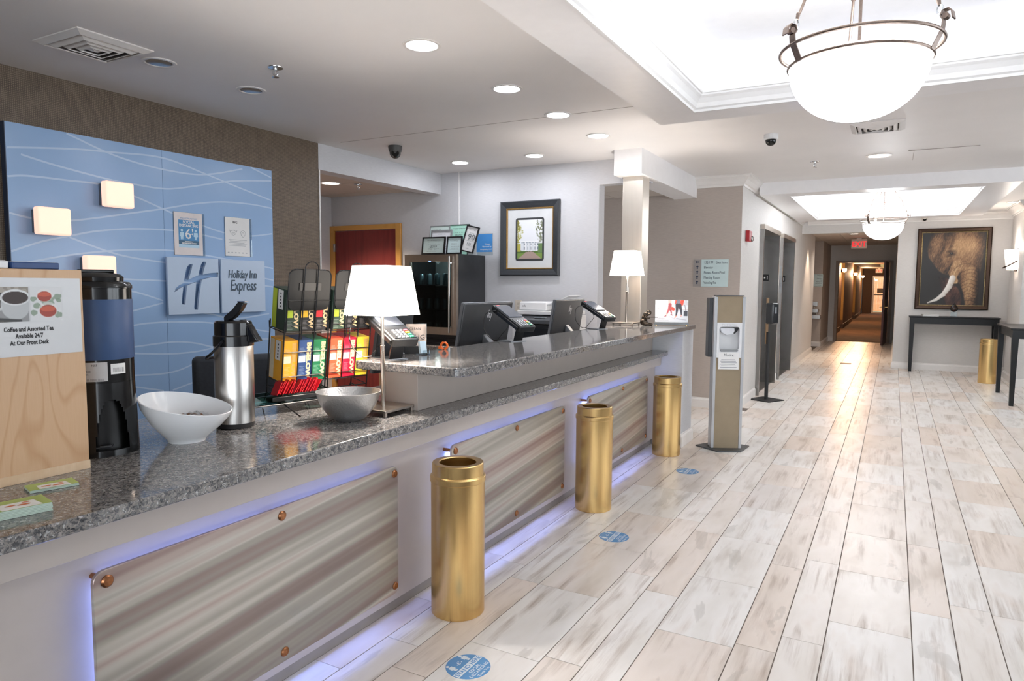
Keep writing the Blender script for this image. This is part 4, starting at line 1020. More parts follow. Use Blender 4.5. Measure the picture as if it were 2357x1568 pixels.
# coffee urn
t = thing('coffee_server', 'black and blue insulated coffee server standing behind the plywood box', 'coffee server', (-2.315, 1.345, 0.8435), R(57))
arch = MB(); n = 120; zs = [0, 0.02] + [0.02+0.165*i/30 for i in range(1, 31)] + [0.21, 0.24]
rr = lambda z: 0.113-0.02*min(z, 0.24)/0.6
vs = [(rr(z)*math.cos(2*math.pi*j/n), rr(z)*math.sin(2*math.pi*j/n), z) for z in zs for j in range(n)]; fs = []
for i in range(len(zs)-1):
    for j in range(n):
        a = 360*(j+0.5)/n-291; zm = (zs[i]+zs[i+1])/2; h = 0.185*math.sqrt(max(0, 1-(abs(a)/27)**2.6)) if abs(a) < 27 else 0
        if zs[i] >= 0.02 and zm < h: continue
        fs.append((i*n+j, i*n+(j+1) % n, (i+1)*n+(j+1) % n, (i+1)*n+j))
arch.add(vs, fs, True)
GB = M('gloss_black', '121314', 0.14, var=0.1)
arch.build('base', GB, t, fix=False)
MB().lathe([(0.085, 0.004), (0.085, 0.2), (0.0, 0.2)], 40).build('cavity', M('cavity_black', '0b0b0c', 0.4), t)
MB().tube([(0.0, -0.113, 0.035), (0.03, -0.112, 0.035), (0.035, -0.09, 0.035)], 0.004, 6).tube([(-0.035, -0.104, 0.03), (0.035, -0.104, 0.03)], 0.003, 6).build('drip_guard', DARK, t)
MB().lathe([(0.105, 0.2405), (0.105, 0.315)], 48).build('gauge_band', GB, t)
MB().lathe([(0.1056, 0.315), (0.1065, 0.318), (0.1065, 0.508), (0.105, 0.511)], 48).build('blue_wrap', M('urn_blue', '39547f', 0.42, var=0.05), t)
MB().lathe([(0.1045, 0.511), (0.1045, 0.545), (0.107, 0.546), (0.107, 0.556), (0.1, 0.567), (0.082, 0.57), (0.083, 0.583), (0.075, 0.592), (0.05, 0.598), (0.0, 0.598)], 48).build('lid', GB, t)
bx(-0.05, 0.055, -0.02, 0.02, 0.5965, 0.608).build('lid_latch', GB, t, bevel=0.004)
def arc_label(a0, a1, z0, z1, r, mat, name):
    k = 10; vs = [(r*math.cos(R(a0+(a1-a0)*i/k)), r*math.sin(R(a0+(a1-a0)*i/k)), z) for z in (z0, z1) for i in range(k+1)]
    return MB().add(vs, [(i, i+1, k+2+i, k+1+i) for i in range(k)], True).build(name, mat, t, fix=False)
arc_label(222, 286, 0.247, 0.309, 0.1056, M('silver_label', 'c9cacb', 0.35), 'rating_label')
arc_label(291, 318, 0.268, 0.302, 0.1056, PAPER, 'barcode_label')
def arc_text(s, size, a, z, r, mat, parent=t):
    vs, fs = text_mesh(s, size, 'CENTER'); mb = MB()
    mb.add([(r*math.cos(R(a)+v[0]/r), r*math.sin(R(a)+v[0]/r), z+v[1]) for v in vs], fs); return mb
m = arc_text('BUNN', 0.010, 240, 0.289, 0.1060, INK); q = arc_text('42750.0000', 0.0095, 248, 0.277, 0.1060, INK); m.add(q.v, q.f)
q = arc_text('NSF', 0.010, 266, 0.296, 0.1060, INK); m.add(q.v, q.f)
q = arc_text('TF SERVER', 0.007, 248, 0.268, 0.1060, INK); m.add(q.v, q.f)
q = arc_text('||||||| |||| ||||||||| ||||||||', 0.008, 262, 0.251, 0.1060, INK); m.add(q.v, q.f)
q = arc_text('|||||||||', 0.016, 304.5, 0.278, 0.1060, INK); m.add(q.v, q.f)
m.build('lettering', INK, t, fix=False)

# white slanted bowl with a wrapped biscuit
bc = (-2.205, 1.585, 0.8435)
rx = Vector((0.63, 0.776))
t = thing('slanted_bowl', 'large white slanted bowl on the counter before the steel airpot', 'bowl', bc)
def sh(x, y, z): return (-(x*rx.x+y*rx.y)*0.19 + (x*-rx.y+y*rx.x)*0.10)*max(0, (z-0.01)/0.13)
MB().lathe([(0.0, 0.004), (0.05, 0.0), (0.062, 0.0), (0.064, 0.008), (0.075, 0.02), (0.115, 0.062), (0.146, 0.108), (0.155, 0.135), (0.1515, 0.1365), (0.142, 0.112), (0.11, 0.067), (0.07, 0.027), (0.03, 0.014), (0.0, 0.012)], 56, shear=sh).build('bowl_body', M('white_melamine', 'eceef0', 0.16, var=0.01), t)
t = thing('wrapped_biscuit', 'biscuit in clear wrapper lying inside the white slanted bowl', 'biscuit', (-2.235, 1.63, 0.895))
MB().lathe([(0.0, 0.0), (0.03, 0.001), (0.033, 0.006), (0.03, 0.011), (0.0, 0.013)], 20, sx=1.1).build('biscuit', M('baked', 'b06f38', 0.6, var=0.2), t, loc=(0, 0, 0.008), rot=(0.2, 0.1, 0))
wv = MB(); rs = random.Random(4); k = 10
vv = [((i/k-0.5)*0.11, (j/k-0.5)*0.08, 0.02+0.011*rs.random()+0.012*math.cos((i/k-0.5)*3)) for j in range(k+1) for i in range(k+1)]
wv.add(vv, [(j*(k+1)+i, j*(k+1)+i+1, (j+1)*(k+1)+i+1, (j+1)*(k+1)+i) for j in range(k) for i in range(k)], True)
wv.build('wrapper', mat_glass('cellophane', 'f2f4f6', 0.05), t)

# airpot
t = thing('airpot', 'stainless steel pump airpot with black lever head on the counter', 'airpot', (-2.265, 1.845, 0.8435), R(112))
MB().lathe([(0.066, 0.0), (0.070, 0.002), (0.072, 0.02)], 40).build('base', BLKMAT, t)
MB().lathe([(0.0735, 0.02), (0.0735, 0.322), (0.072, 0.326)], 48).build('body', STEEL, t)
MB().lathe([(0.076, 0.322), (0.076, 0.36), (0.071, 0.365), (0.070, 0.412), (0.064, 0.42), (0.0, 0.422)], 40).build('head', GB, t)
MB().prism([(-0.115, 0.34), (-0.06, 0.33), (-0.02, 0.36), (-0.01, 0.415), (-0.045, 0.425), (-0.075, 0.405), (-0.095, 0.37)], -0.02, 0.02, lambda a, b, d: (d, a, b)).build('spout', GB, t, bevel=0.006)
MB().prism([(0.03, 0.41), (-0.01, 0.43), (-0.04, 0.462), (-0.055, 0.488), (-0.03, 0.493), (-0.005, 0.463), (0.03, 0.435)], -0.02, 0.02, lambda a, b, d: (d*0.8+0.0, a, b)).build('lever', BLACK, t, bevel=0.003)
bx(-0.015, 0.015, -0.058, -0.028, 0.4935, 0.4965).build('lever_cap', CHROME, t)
MB().tube(smooth([(-0.078, 0, 0.345), (-0.086, 0.04, 0.30), (-0.05, 0.088, 0.275), (0.0, 0.1, 0.27), (0.05, 0.088, 0.275), (0.086, 0.04, 0.30), (0.078, 0.0, 0.345)]), 0.005, 8).build('carry_handle', BLACK, t)

# hammered bowl
t = thing('hammered_bowl', 'hammered silver metal bowl on the counter beside the lamp', 'bowl', (-1.965, 2.165, 0.8435))
m, tt_, b = new('hammered_metal'); b.inputs['Metallic'].default_value = 1; b.inputs['Roughness'].default_value = 0.33
b.inputs['Base Color'].default_value = (*lin('cfd1d3'), 1)
vo = tt_.nodes.new('ShaderNodeTexVoronoi'); vo.feature = 'SMOOTH_F1'; vo.inputs['Scale'].default_value = 130; tt_.links.new(coords(tt_), vo.inputs['Vector']); bump(tt_, b, vo.outputs['Distance'], 0.3, 0.003)
MB().lathe([(0.0, 0.002), (0.045, 0.0), (0.06, 0.006), (0.088, 0.03), (0.115, 0.07), (0.133, 0.118), (0.134, 0.1225), (0.131, 0.1225), (0.112, 0.072), (0.084, 0.033), (0.055, 0.011), (0.0, 0.008)], 56).build('bowl_body', m, t)

# tea racks: local x along the rack, -y to the room
def local_rack(label, ox):
    d = Vector((0.2562, 0.9666)); p = Vector((-2.345, 2.150)) + d*ox
    return thing('tea_rack', label, 'rack', (p.x, p.y, 0.8435), R(75.15), 'wire tea racks'), p
W = 0.215
TILT = R(8.5); PIV = 0.045
def tip(z, x=0, y=0): return (x, y*math.cos(TILT)-(z-PIV)*math.sin(TILT), PIV+(z-PIV)*math.cos(TILT)+y*math.sin(TILT))
ZL, ZU = 0.126, 0.356     # floor of the lower and upper tier above the counter
def rack(label, ox):
    t, p = local_rack(label, ox)
    wr = MB(); r = 0.0022
    for x in (0, W): # side frames
        wr.tube([(x, 0.0, PIV), (x, 0.0, ZL+0.20), (x, 0.0, ZU+0.05)], 0.003, 6)
        wr.tube([(x, 0.13, PIV), (x, 0.13, ZU+0.04)], 0.003, 6)
        lg = MB().tube([(x, -0.17 if x == 0 else -0.12, 0.003), (x, 0.0, PIV), (x, 0.13, PIV+0.03), (x, 0.17, 0.003)], 0.003, 6).build('leg', WIRE, t)
        for z in (0.085, ZL, ZU): wr.tube([(x, 0, z), (x, 0.135, z), (x, 0.14, z+0.03)], r, 6)
    for z in (0.085, ZL, ZU, ZL+0.03, ZU+0.03): wr.tube([(0, 0, z), (W, 0, z)], r, 6)
    for z in (0.085, ZL, ZU): wr.tube([(0, 0.135, z), (W, 0.135, z)], r, 6)
    wr.tube([(0, 0, ZL+0.14), (W, 0, ZL+0.14)], r, 6)
    for x in (W/3, 2*W/3): wr.tube([(x, 0.13, ZL), (x, 0, ZL), (x, 0, ZU), (x, 0.0, ZU+0.01)], r, 6)
    wr.v = [tip(v[2], v[0], v[1]) for v in wr.v]; wr.build('wire_frame', WIRE, t)
    bk = MB()
    bk.tube([(0.006, 0, ZU), (0.006, -0.004, ZU+0.212)] + [(0.006+0.03*(1-math.cos(R(a))), -0.004, ZU+0.247+0.03*math.sin(R(a))) for a in range(0, 91, 15)] + [(W-0.006-0.03*(1-math.cos(R(a))), -0.004, ZU+0.247+0.03*math.sin(R(a))) for a in range(90, -1, -15)] + [(W-0.006, -0.004, ZU+0.212), (W-0.006, 0, ZU)], 0.003, 6)
    cx = W*0.5
    bk.tube([(cx-0.032, -0.010, ZL+0.2), (cx-0.032, -0.012, ZU+0.275)] + [(cx-0.032*math.cos(R(a)), -0.012, ZU+0.285+0.028*math.sin(R(a))) for a in range(0, 181, 20)] + [(cx+0.032, -0.012, ZU+0.275), (cx+0.032, -0.010, ZL+0.2)], 0.0024, 6)
    bk.tube([(0.005, -0.010, ZU+0.142), (W-0.005, -0.010, ZU+0.142)], r, 6)
    bk.v = [tip(v[2], v[0], v[1]) for v in bk.v]; bk.build('back_frame', WIRE, t)
    pl_ = MB().prism(rrect(0.009, W-0.009, 0.0, 0.183, 0.03, 5), 0.0, 0.003, lambda a, b, d: (a, d, b)).build('header_plate', M('header_plastic', '1c1d1e', 0.35, var=0.05, spec=0.3), t, loc=tip(ZU+0.097, 0, -0.005), rot=(TILT, 0, 0))
    bx(0.055, W-0.055, -0.003, -0.0005, 0.09, 0.122).build('label_slot', BLACK, pl_)
    return t, p
BXC = [[('yellow ginger tea box', 'f0ae2f', 'd69a2a', 'f4e9c8'), ('dark blue tea box', '2b477a', '1e2f52', 'c7d8ea'), ('green tea box', '1f6a45', '184d34', 'e9ece6')],
       [('orange red tea box', 'ea5a3c', 'd8452f', 'f3e3d8'), ('crimson tea box', 'cf2340', 'b01a33', 'f0dfe2'), ('bright yellow tea box', 'f0cf3c', 'e5c02c', 'f5efd2')]]
BXU = [[('black tea box with lime label', '2d3f33', '1f2a22', 'b6c93a'), ('black tea box with yellow label', '28282a', '1c1c1d', 'f0bf35'), ('black tea box with red label', '29282a', '1d1c1d', 'e5333b')],
       [('dark green tea box with lime label', '3c5144', '2b3a31', 'b9c943'), ('black tea box with white label', '2a2b2e', '1e1e20', 'dfe2e6'), ('black tea box with grey label', '28292c', '1e1e20', 'c9cdd2')]]
CREAM = M('cream_print', 'ecd3a2', 0.5); FAINT = M('faint_print', 'a9adb0', 0.6)
def tea_box(rk, p, k, z, spec, upper):
    nm, c1, c2, c3 = spec; w = 0.0688; h = 0.187 if not upper else 0.182
    d = Vector((0.2562, 0.9666)); x = 0.0035+W/3*k; q = p + d*x
    t = thing('tea_box', '%s in the %s tier of the %s tea rack' % (nm, 'upper' if upper else 'lower', ['left', 'right'][rk]), 'tea box', (q.x, q.y, 0.8435+z+0.004), R(75.15), 'tea boxes in the wire racks')
    tp = tip(z+0.004); fx = Vector((0.9666, -0.2562))*-tp[1]; t.location = (q.x+fx.x, q.y+fx.y, 0.8435+tp[2]); t.rotation_euler = (TILT, 0, R(75.15))
    n_ = Vector((-0.9666, 0.2562))
    m1 = M('tea_'+c1, c1, 0.35, var=0.03)
    bx(0, w, 0.0055, 0.125, 0, h).build('carton', m1, t, bevel=0.0008, seg=1)
    lb = M('tea_'+c3, c3, 0.4)
    lz = (0.086, 0.117) if not upper else (0.060, 0.093)
    m = MB()
    for a, b_, c_, e in ((0.003, 0.036, *lz), (-0.0001, -0.0001, 0, 0)):
        if b_ > a: m.add([(a, 0.005, c_), (b_, 0.005, c_), (b_, 0.005, e), (a, 0.005, e)], [(0, 1, 2, 3)])
    m.build('printed_label', lb, t, fix=False)
    # faint panels of small print
    fp = MB()
    for a, b_, c_, e in (((0.008, 0.034, 0.03, 0.075), (0.008, 0.034, 0.12, 0.16)) if not upper else ((0.010, 0.036, 0.008, 0.052),)):
        kk = int((e-c_)/0.006)
        for i in range(kk): fp.add([(a, 0.005, c_+0.006*i), (b_-0.004*(i % 3), 0.005, c_+0.006*i), (b_-0.004*(i % 3), 0.005, c_+0.006*i+0.003), (a, 0.005, c_+0.006*i+0.003)], [(0, 1, 2, 3)])
    fp.build('printed_mark', M('tint_'+c1, ''.join('%02x' % int(255*min(1, 0.6*x+0.32)) for x in rgb(c1)), 0.5), t, fix=False)
    # vertical brand lettering, reading downwards
    vs, fs = text_mesh('BIGELOW', 0.036, 'LEFT', 0, 0.0022); mb = MB()
    x1 = max(v[0] for v in vs); sc2 = (h-0.02)/x1
    mb.add([(0.0415+v[1]*0.78, 0.0048, h-0.01-v[0]*sc2) for v in vs], fs)
    mb.build('lettering', CREAM if c1 not in ('f0ae2f', 'f0cf3c') else M('tan_print', 'd9a95f', 0.5), t, fix=False)
    if rk == 0 and k == 0:
        # visible left side: white sticker with icons
        m = MB().add([(-0.0006, 0.03, h*0.5), (-0.0006, 0.075, h*0.5), (-0.0006, 0.075, h*0.97), (-0.0006, 0.03, h*0.97)], [(0, 1, 2, 3)])
        m.build('sticker', PAPER, t, fix=False)
        m = MB()
        for i in range(5): m.add([(-0.001, 0.047, h*0.55+i*0.014), (-0.001, 0.057, h*0.55+i*0.014), (-0.001, 0.057, h*0.55+i*0.014+0.008), (-0.001, 0.047, h*0.55+i*0.014+0.008)], [(0, 1, 2, 3)])
        m.build('printed_mark', INK, t, fix=False)
        m = MB().add([(-0.0006, 0.085, 0.004), (-0.0006, 0.122, 0.004), (-0.0006, 0.122, h*0.97), (-0.0006, 0.085, h*0.97)], [(0, 1, 2, 3)])
        m.build('side_band', M('side_'+('lime' if upper else 'cream'), 'b6c93a' if upper else 'e8dcc0', 0.4), t, fix=False)
for i, l in enumerate(('left black wire tea rack on the counter behind the hammered bowl', 'right black wire tea rack on the counter beside the near lamp')):
    rk, p = rack(l, 0.229*i)
    for k in range(3):
        tea_box(i, p, k, ZL, BXC[i][k], False); tea_box(i, p, k, ZU, BXU[i][k], True)
# glass tray with tea bags under the racks
d_ = Vector((0.2562, 0.9666)); P_ = Vector((-2.345, 2.150))
t = thing('glass_tray', 'long clear glass tray of loose items on the counter under the tea racks', 'tray', (P_.x+0.03, P_.y-0.06, 0.8435), R(75.15))
GG = mat_glass('green_glass', 'c9e0da')
bx(-0.10, 0.30, 0.0, 0.10, 0.046, 0.051).build('tray_floor', GG, t); bx(-0.10, 0.30, 0.0, 0.004, 0.051, 0.085).build('front_wall', GG, t)
bx(-0.10, 0.30, 0.096, 0.10, 0.051, 0.085).build('back_wall', GG, t); bx(-0.10, -0.096, 0.004, 0.096, 0.051, 0.085).build('end_wall', GG, t); bx(0.296, 0.30, 0.004, 0.096, 0.051, 0.085).build('end_wall', GG, t)
fr_ = MB()
for y in (0.0, 0.1): fr_.tube([(-0.10, y, 0.043), (0.30, y, 0.043)], 0.003, 6)
for x in (-0.10, 0.08, 0.30): fr_.tube([(x, 0, 0.043), (x, 0.1, 0.043)], 0.003, 6)
for x in (-0.09, 0.29):
    for y in (0.005, 0.095): fr_.tube([(x, y, 0.043), (x, y, 0.001)], 0.003, 6)
fr_.build('wire_stand', WIRE, t)
t = thing('sugar_caddy', 'black caddy of red sachets on the glass tray under the left rack', 'caddy', (P_.x+0.065, P_.y+0.02, 0.8435+0.0515), R(75.15))
bx(-0.10, 0.13, 0.012, 0.07, 0.0, 0.028).build('caddy', BLACK, t, bevel=0.008)
RS = M('red_sachet', 'b3121f', 0.35)
sac = bx(-0.0015, 0.0015, 0.0, 0.052, 0.0, 0.062)
me0 = None
for k in range(22):
    if me0 is None: o = sac.build('sachet', RS, t); me0 = o
    else: o = me0.copy(); C.objects.link(o)
    o.location = (-0.075+0.0088*k, 0.014+0.003*((k*7) % 3), 0.029+0.004*((k*5) % 3)); o.rotation_euler = (0, R(25+3*((k*3) % 4)), R(rnd.uniform(-6, 6)))

# things behind the counter
t = thing('office_chair', 'dark office chair back behind the airpot below the blue panel', 'chair', (-3.35, 2.75, 0), R(60))
bx(-0.24, 0.24, -0.05, 0.05, 0.55, 0.99).build('backrest', M('chair_fabric', '34383f', 0.8, var=0.1, scale=80), t, bevel=0.03, seg=4)
bx(-0.25, 0.25, 0.0, 0.48, 0.42, 0.5).build('seat', M('chair_fabric', '34383f', 0.8, var=0.1, scale=80), t, bevel=0.03)
MB().tube([(0, 0.22, 0.42), (0, 0.22, 0.09)], 0.03, 10).build('column', BLACK, t)
for k in range(5):
    a = R(72*k); l = MB().tube([(0, 0.22, 0.1), (0.28*math.cos(a), 0.22+0.28*math.sin(a), 0.065)], 0.02, 8).build('leg', BLACK, t)
    MB().lathe([(0, -0.012), (0.03, -0.012), (0.03, 0.012), (0, 0.012)], 16).build('caster', BLACK, l, loc=(0.28*math.cos(a), 0.22+0.28*math.sin(a), 0.034), rot=(R(90), 0, 0))
for i, (x, y, rz, l) in enumerate(((-2.62, 2.62, 60, 'white paper sheet on the counter nearest the tea racks'), (-2.45, 2.68, 75, 'white paper sheet on the counter behind the near lamp'))):
    o = bx(-0.10, 0.10, -0.07, 0.07, 0, 0.0008).build('paper_sheet', PAPER, None, (x, y, 0.8437), (0, 0, R(rz))); tag(o, l, 'paper', 'papers on the counter')

# ------------------------------------------------------------------ blue feature wall
bp = thing('feature_panel', 'large pale blue glossy wall panel printed with white waves', 'wall panel', (-4.452, 3.075, 0), R(90))
EDG = M('panel_edge', '27364f', 0.4)
bx(-0.962, -0.0012, 0.0, 0.045, 0.45, 2.317).build('panel', BLUEP, bp); bx(0.0012, 0.962, 0.0, 0.045, 0.45, 2.317).build('panel', BLUEP, bp)
bx(-0.9665, -0.962, -0.0005, 0.045, 0.45, 2.318).build('edge_band', EDG, bp)
WAV = [[(2.2,2.37),(2.45,2.31),(2.68,2.242),(2.86,2.208),(3.08,2.188),(3.32,2.188),(3.5,2.218),(3.75,2.29)],[(2.12,2.17),(2.17,2.179),(2.46,2.221),(2.72,2.244),(3.08,2.266),(3.41,2.206),(3.74,2.137),(4.03,2.078)],[(2.19,2.143),(2.38,2.109),(2.68,2.071),(2.86,2.06),(3.1,2.058),(3.32,2.104),(3.56,2.165),(3.75,2.2),(4.03,2.235)],[(2.115,2.008),(2.22,2.025),(2.45,2.029),(2.66,2.029),(2.86,1.983),(3.07,1.918),(3.25,1.862),(3.56,1.789),(3.8,1.779),(4.03,1.811)],[(2.115,1.802),(2.25,1.78),(2.43,1.784),(2.61,1.816),(2.85,1.869),(3.07,1.918),(3.31,1.976),(3.55,2.016),(3.81,2.027),(4.03,2.016)],[(2.115,1.583),(2.28,1.648),(2.44,1.691),(2.61,1.733),(2.85,1.765),(3.14,1.775),(3.36,1.761),(3.55,1.737)],[(2.44,1.683),(2.67,1.609),(2.83,1.575),(3.06,1.55),(3.4,1.52)],[(2.12,1.505),(2.43,1.573),(2.67,1.609),(2.88,1.628),(3.14,1.633),(3.5,1.6),(4.03,1.53)],[(3.83,2.313),(4.03,2.261)],[(2.12,1.42),(2.45,1.45),(2.75,1.432),(3.06,1.421),(3.48,1.396)],[(2.12,1.39),(2.5,1.40),(2.82,1.352),(3.05,1.284)],[(2.12,1.1),(2.5,1.15),(2.82,1.218),(3.05,1.269)],[(2.12,1.0),(2.5,1.07),(2.82,1.121),(2.96,1.133),(3.17,1.131),(3.46,1.108),(3.98,1.014)],[(2.82,0.977),(3.11,0.991),(3.28,0.972),(3.41,0.938),(3.64,0.872),(3.97,0.808)],[(2.82,0.935),(3.06,0.91),(3.28,0.907),(3.44,0.925),(3.64,0.968),(3.98,0.957)],[(2.81,0.786),(3.0,0.775),(3.16,0.787),(3.43,0.858),(3.8,0.87)],[(2.7,0.74),(2.81,0.711),(3.03,0.654)],[(3.1,0.649),(3.44,0.721)],[(3.3,1.2),(3.45,1.174),(3.65,1.135),(3.98,1.163)],[(3.91,1.453),(4.03,1.435)],[(3.91,1.392),(4.03,1.38)]]
WM = M('wave_print', 'bdd3ec', 0.25, var=0.02)
wm = MB()
for L in WAV:
    pts = smooth([(a-3.075, 0, b) for a, b in L], 8)
    pts = [p for p in pts if -0.96 < p.x < 0.96 and 0.46 < p.z < 2.314]
    row_ = []
    for i, p in enumerate(pts):
        dd = (pts[min(i+1, len(pts)-1)]-pts[max(i-1, 0)]).normalized(); nn = Vector((-dd.z, 0, dd.x))*0.0055
        yy = -0.0004-0.00006*WAV.index(L); row_ += [(p.x+nn.x, yy, p.z+nn.z), (p.x-nn.x, yy, p.z-nn.z)]
    wm.add(row_, [(2*i, 2*i+1, 2*i+3, 2*i+2) for i in range(len(pts)-1)])
wm.build('printed_waves', WM, bp, fix=False)
# square sconces
SCM = mat_emit('opal_sconce', 'ffd0b9', SCONCE)
def sconce(y, z, label, first=[None]):
    if first[0] is None:
        t = thing('square_sconce', label, 'wall light', (-4.453, y, z), R(90), 'square wall lights on the blue panel')
        bx(-0.092, 0.092, -0.122, -0.06, -0.08, 0.08).build('glass_shade', SCM, t, bevel=0.012, seg=3)
        bx(-0.07, 0.07, -0.06, -0.001, -0.068, 0.068).build('back_plate', M('sconce_back', '70757e', 0.35, 0.6), t, bevel=0.003)
        first[0] = t
    else:
        t = copy_tree(first[0]); t.location = (-4.453, y, z); t['label'] = label
sconce(2.30, 1.765, 'lower left lit square wall light on the blue panel')
sconce(2.70, 1.965, 'uppermost lit square wall light on the blue panel')
sconce(2.565, 1.495, 'lowest lit square wall light, just above the coffee server')
# posters
t = thing('distancing_poster', 'blue and white social distancing poster in an acrylic holder on the panel', 'poster', (-4.4505, 3.262, 1.605), R(90))
bx(-0.118, 0.132, -0.004, -0.001, 0.0, 0.305).build('holder', ACRYL, t)
bx(-0.116, 0.112, -0.005, -0.0042, 0.002, 0.303).build('sheet', M('poster_paper', 'e3dad8', 0.3), t)
PB = M('poster_blue', '4a8fc4', 0.35); PD = M('poster_dark', '3c6582', 0.35); PL = M('poster_light', 'b9d9ea', 0.35)
flat([[(-0.082, 0.078), (0.082, 0.078), (0.082, 0.25), (-0.082, 0.25)]], PB, t, -0.0054)
flat([[(-0.082, 0.078), (0.082, 0.078), (0.082, 0.105), (-0.082, 0.105)]], PD, t, -0.0057)
flat([[(-0.082, 0.055), (0.082, 0.055), (0.082, 0.078), (-0.082, 0.078)]], PL, t, -0.0057)
ic = []
for cx in (-0.056, 0.056): ic += person_icon(cx, 0.112, 0.075)
flat(ic, PL, t, -0.0058)
lettering([('PLEASE PRACTICE', 0.0165, 0, 0.256)], PB, t, -0.0058)
lettering([('SOCIAL', 0.028, 0, 0.226), ('DISTANCING', 0.0255, 0, 0.203), ("6'", 0.105, 0.004, 0.118), ('MAINTAIN A 6\'', 0.010, 0, 0.094), ('DISTANCE FROM OTHERS', 0.010, 0, 0.083)], PAPER, t, -0.0062, bold=0.0008)
flat([[(-0.033, 0.152), (-0.024, 0.16), (-0.024, 0.155), (-0.018, 0.155), (-0.018, 0.149), (-0.024, 0.149), (-0.024, 0.144)], [(0.035, 0.152), (0.026, 0.144), (0.026, 0.149), (0.020, 0.149), (0.020, 0.155), (0.026, 0.155), (0.026, 0.16)]], PAPER, t, -0.0061)
t = thing('mask_notice', 'white mask notice sheet in an acrylic holder on the blue panel', 'poster', (-4.4505, 3.69, 1.613), R(90))
bx(-0.122, 0.13, -0.004, -0.001, 0.0, 0.298).build('holder', ACRYL, t); bx(-0.12, 0.108, -0.005, -0.0042, 0.003, 0.296).build('sheet', PAPER, t)
lettering([('IHG', 0.026, -0.028, 0.252)], INK, t, -0.006, bold=0.0005)
GI = M('grey_ink2', '8b8f94', 0.6)
mk = MB()
for pts in ([(-0.08, 0.0, 0.2), (-0.065, 0, 0.17), (-0.045, 0, 0.16), (-0.025, 0, 0.17), (-0.01, 0, 0.2)], [(-0.075, 0, 0.19), (-0.045, 0, 0.2), (-0.015, 0, 0.19)], [(-0.06, 0, 0.18), (-0.03, 0, 0.18)], [(-0.06, 0, 0.172), (-0.03, 0, 0.172)], [(0.022, 0, 0.19), (0.045, 0, 0.205), (0.068, 0, 0.19), (0.062, 0, 0.165), (0.045, 0, 0.148), (0.028, 0, 0.165), (0.022, 0, 0.19)], [(0.03, 0, 0.195), (0.045, 0, 0.182), (0.06, 0, 0.197)]):
    mk.tube([(a, -0.0055, b) for a, _, b in pts], 0.0011, 5)
mk.build('printed_mark', GI, t)
flat([[(-0.09+0.01*(k % 2), 0.125-0.011*k), (0.08-0.012*(k % 3), 0.125-0.011*k), (0.08-0.012*(k % 3), 0.129-0.011*k), (-0.09+0.01*(k % 2), 0.129-0.011*k)] for k in range(5)] + [[(-0.1+0.033*k, 0.025), (-0.085+0.033*k, 0.025), (-0.085+0.033*k, 0.033), (-0.1+0.033*k, 0.033)] for k in range(6)], M('faint_ink', 'b3b6ba', 0.6), t, -0.0055)
# brand signs
SGN = M('sign_plate', 'bccee4', 0.3, var=0.015)
cu = bpy.data.curves.new('plate', 'CURVE'); cu.dimensions = '2D'; cu.fill_mode = 'BOTH'; cu.extrude = 0.009
def spline(pts):
    s = cu.splines.new('POLY'); s.points.add(len(pts)-1); s.use_cyclic_u = True
    for p_, (a, b) in zip(s.points, pts): p_.co = (a, b, 0, 1)
HP = [(330,880),(360,840),(412,828),(385,930),(352,1028),(400,1005),(480,970),(490,920),(520,830),(545,795),(592,795),(565,870),(538,962),(600,946),(680,935),(748,932),(748,988),(660,995),(590,1010),(525,1030),(510,1100),(490,1200),(462,1415),(420,1412),(412,1380),(425,1280),(450,1060),(400,1075),(330,1105),(318,1200),(300,1343),(262,1335),(258,1310),(270,1200),(285,1115),(230,1145),(172,1185),(185,1140),(230,1100),(290,1070),(300,1010)]
spline([(0, 0), (0.414, 0), (0.414, 0.402), (0, 0.402)]); spline([((x-95)/660*0.414, 0.402-(y-750)/715*0.402) for x, y in HP])
o = bpy.data.objects.new('tmp', cu); me = bpy.data.meshes.new_from_object(o); bpy.data.objects.remove(o)
t = thing('emblem_sign', 'square pale blue metal sign with a slanted cut out H emblem', 'sign', (-4.4505, 3.058, 1.186), R(90))
me.transform(Matrix.Rotation(R(90), 4, 'X')); me.materials.clear(); me.materials.append(SGN)
pl = bpy.data.objects.new('plate', me); C.objects.link(pl); pl.parent = t; pl.location = (0, -0.036, 0)
for x in (0.05, 0.36):
    for z in (0.06, 0.34): MB().tube([(x, -0.027, z), (x, -0.001, z)], 0.008, 10).build('standoff', NICKEL, t)
t = thing('name_sign', 'square pale blue metal sign with raised dark hotel name letters', 'sign', (-4.4505, 3.494, 1.185), R(90))
bx(0, 0.411, -0.045, -0.027, 0, 0.40).build('plate', SGN, t, bevel=0.0015, seg=1)
lettering([('Holiday Inn', 0.088, 0.192, 0.262), ('Express', 0.118, 0.197, 0.168)], M('sign_letters', '4d5d6d', 0.3, 0.3), t, -0.048, sx=0.66, shear=0.18, ext=0.002, bold=0.0006)
for x in (0.05, 0.36):
    for z in (0.06, 0.34): MB().tube([(x, -0.027, z), (x, -0.001, z)], 0.008, 10).build('standoff', NICKEL, t)

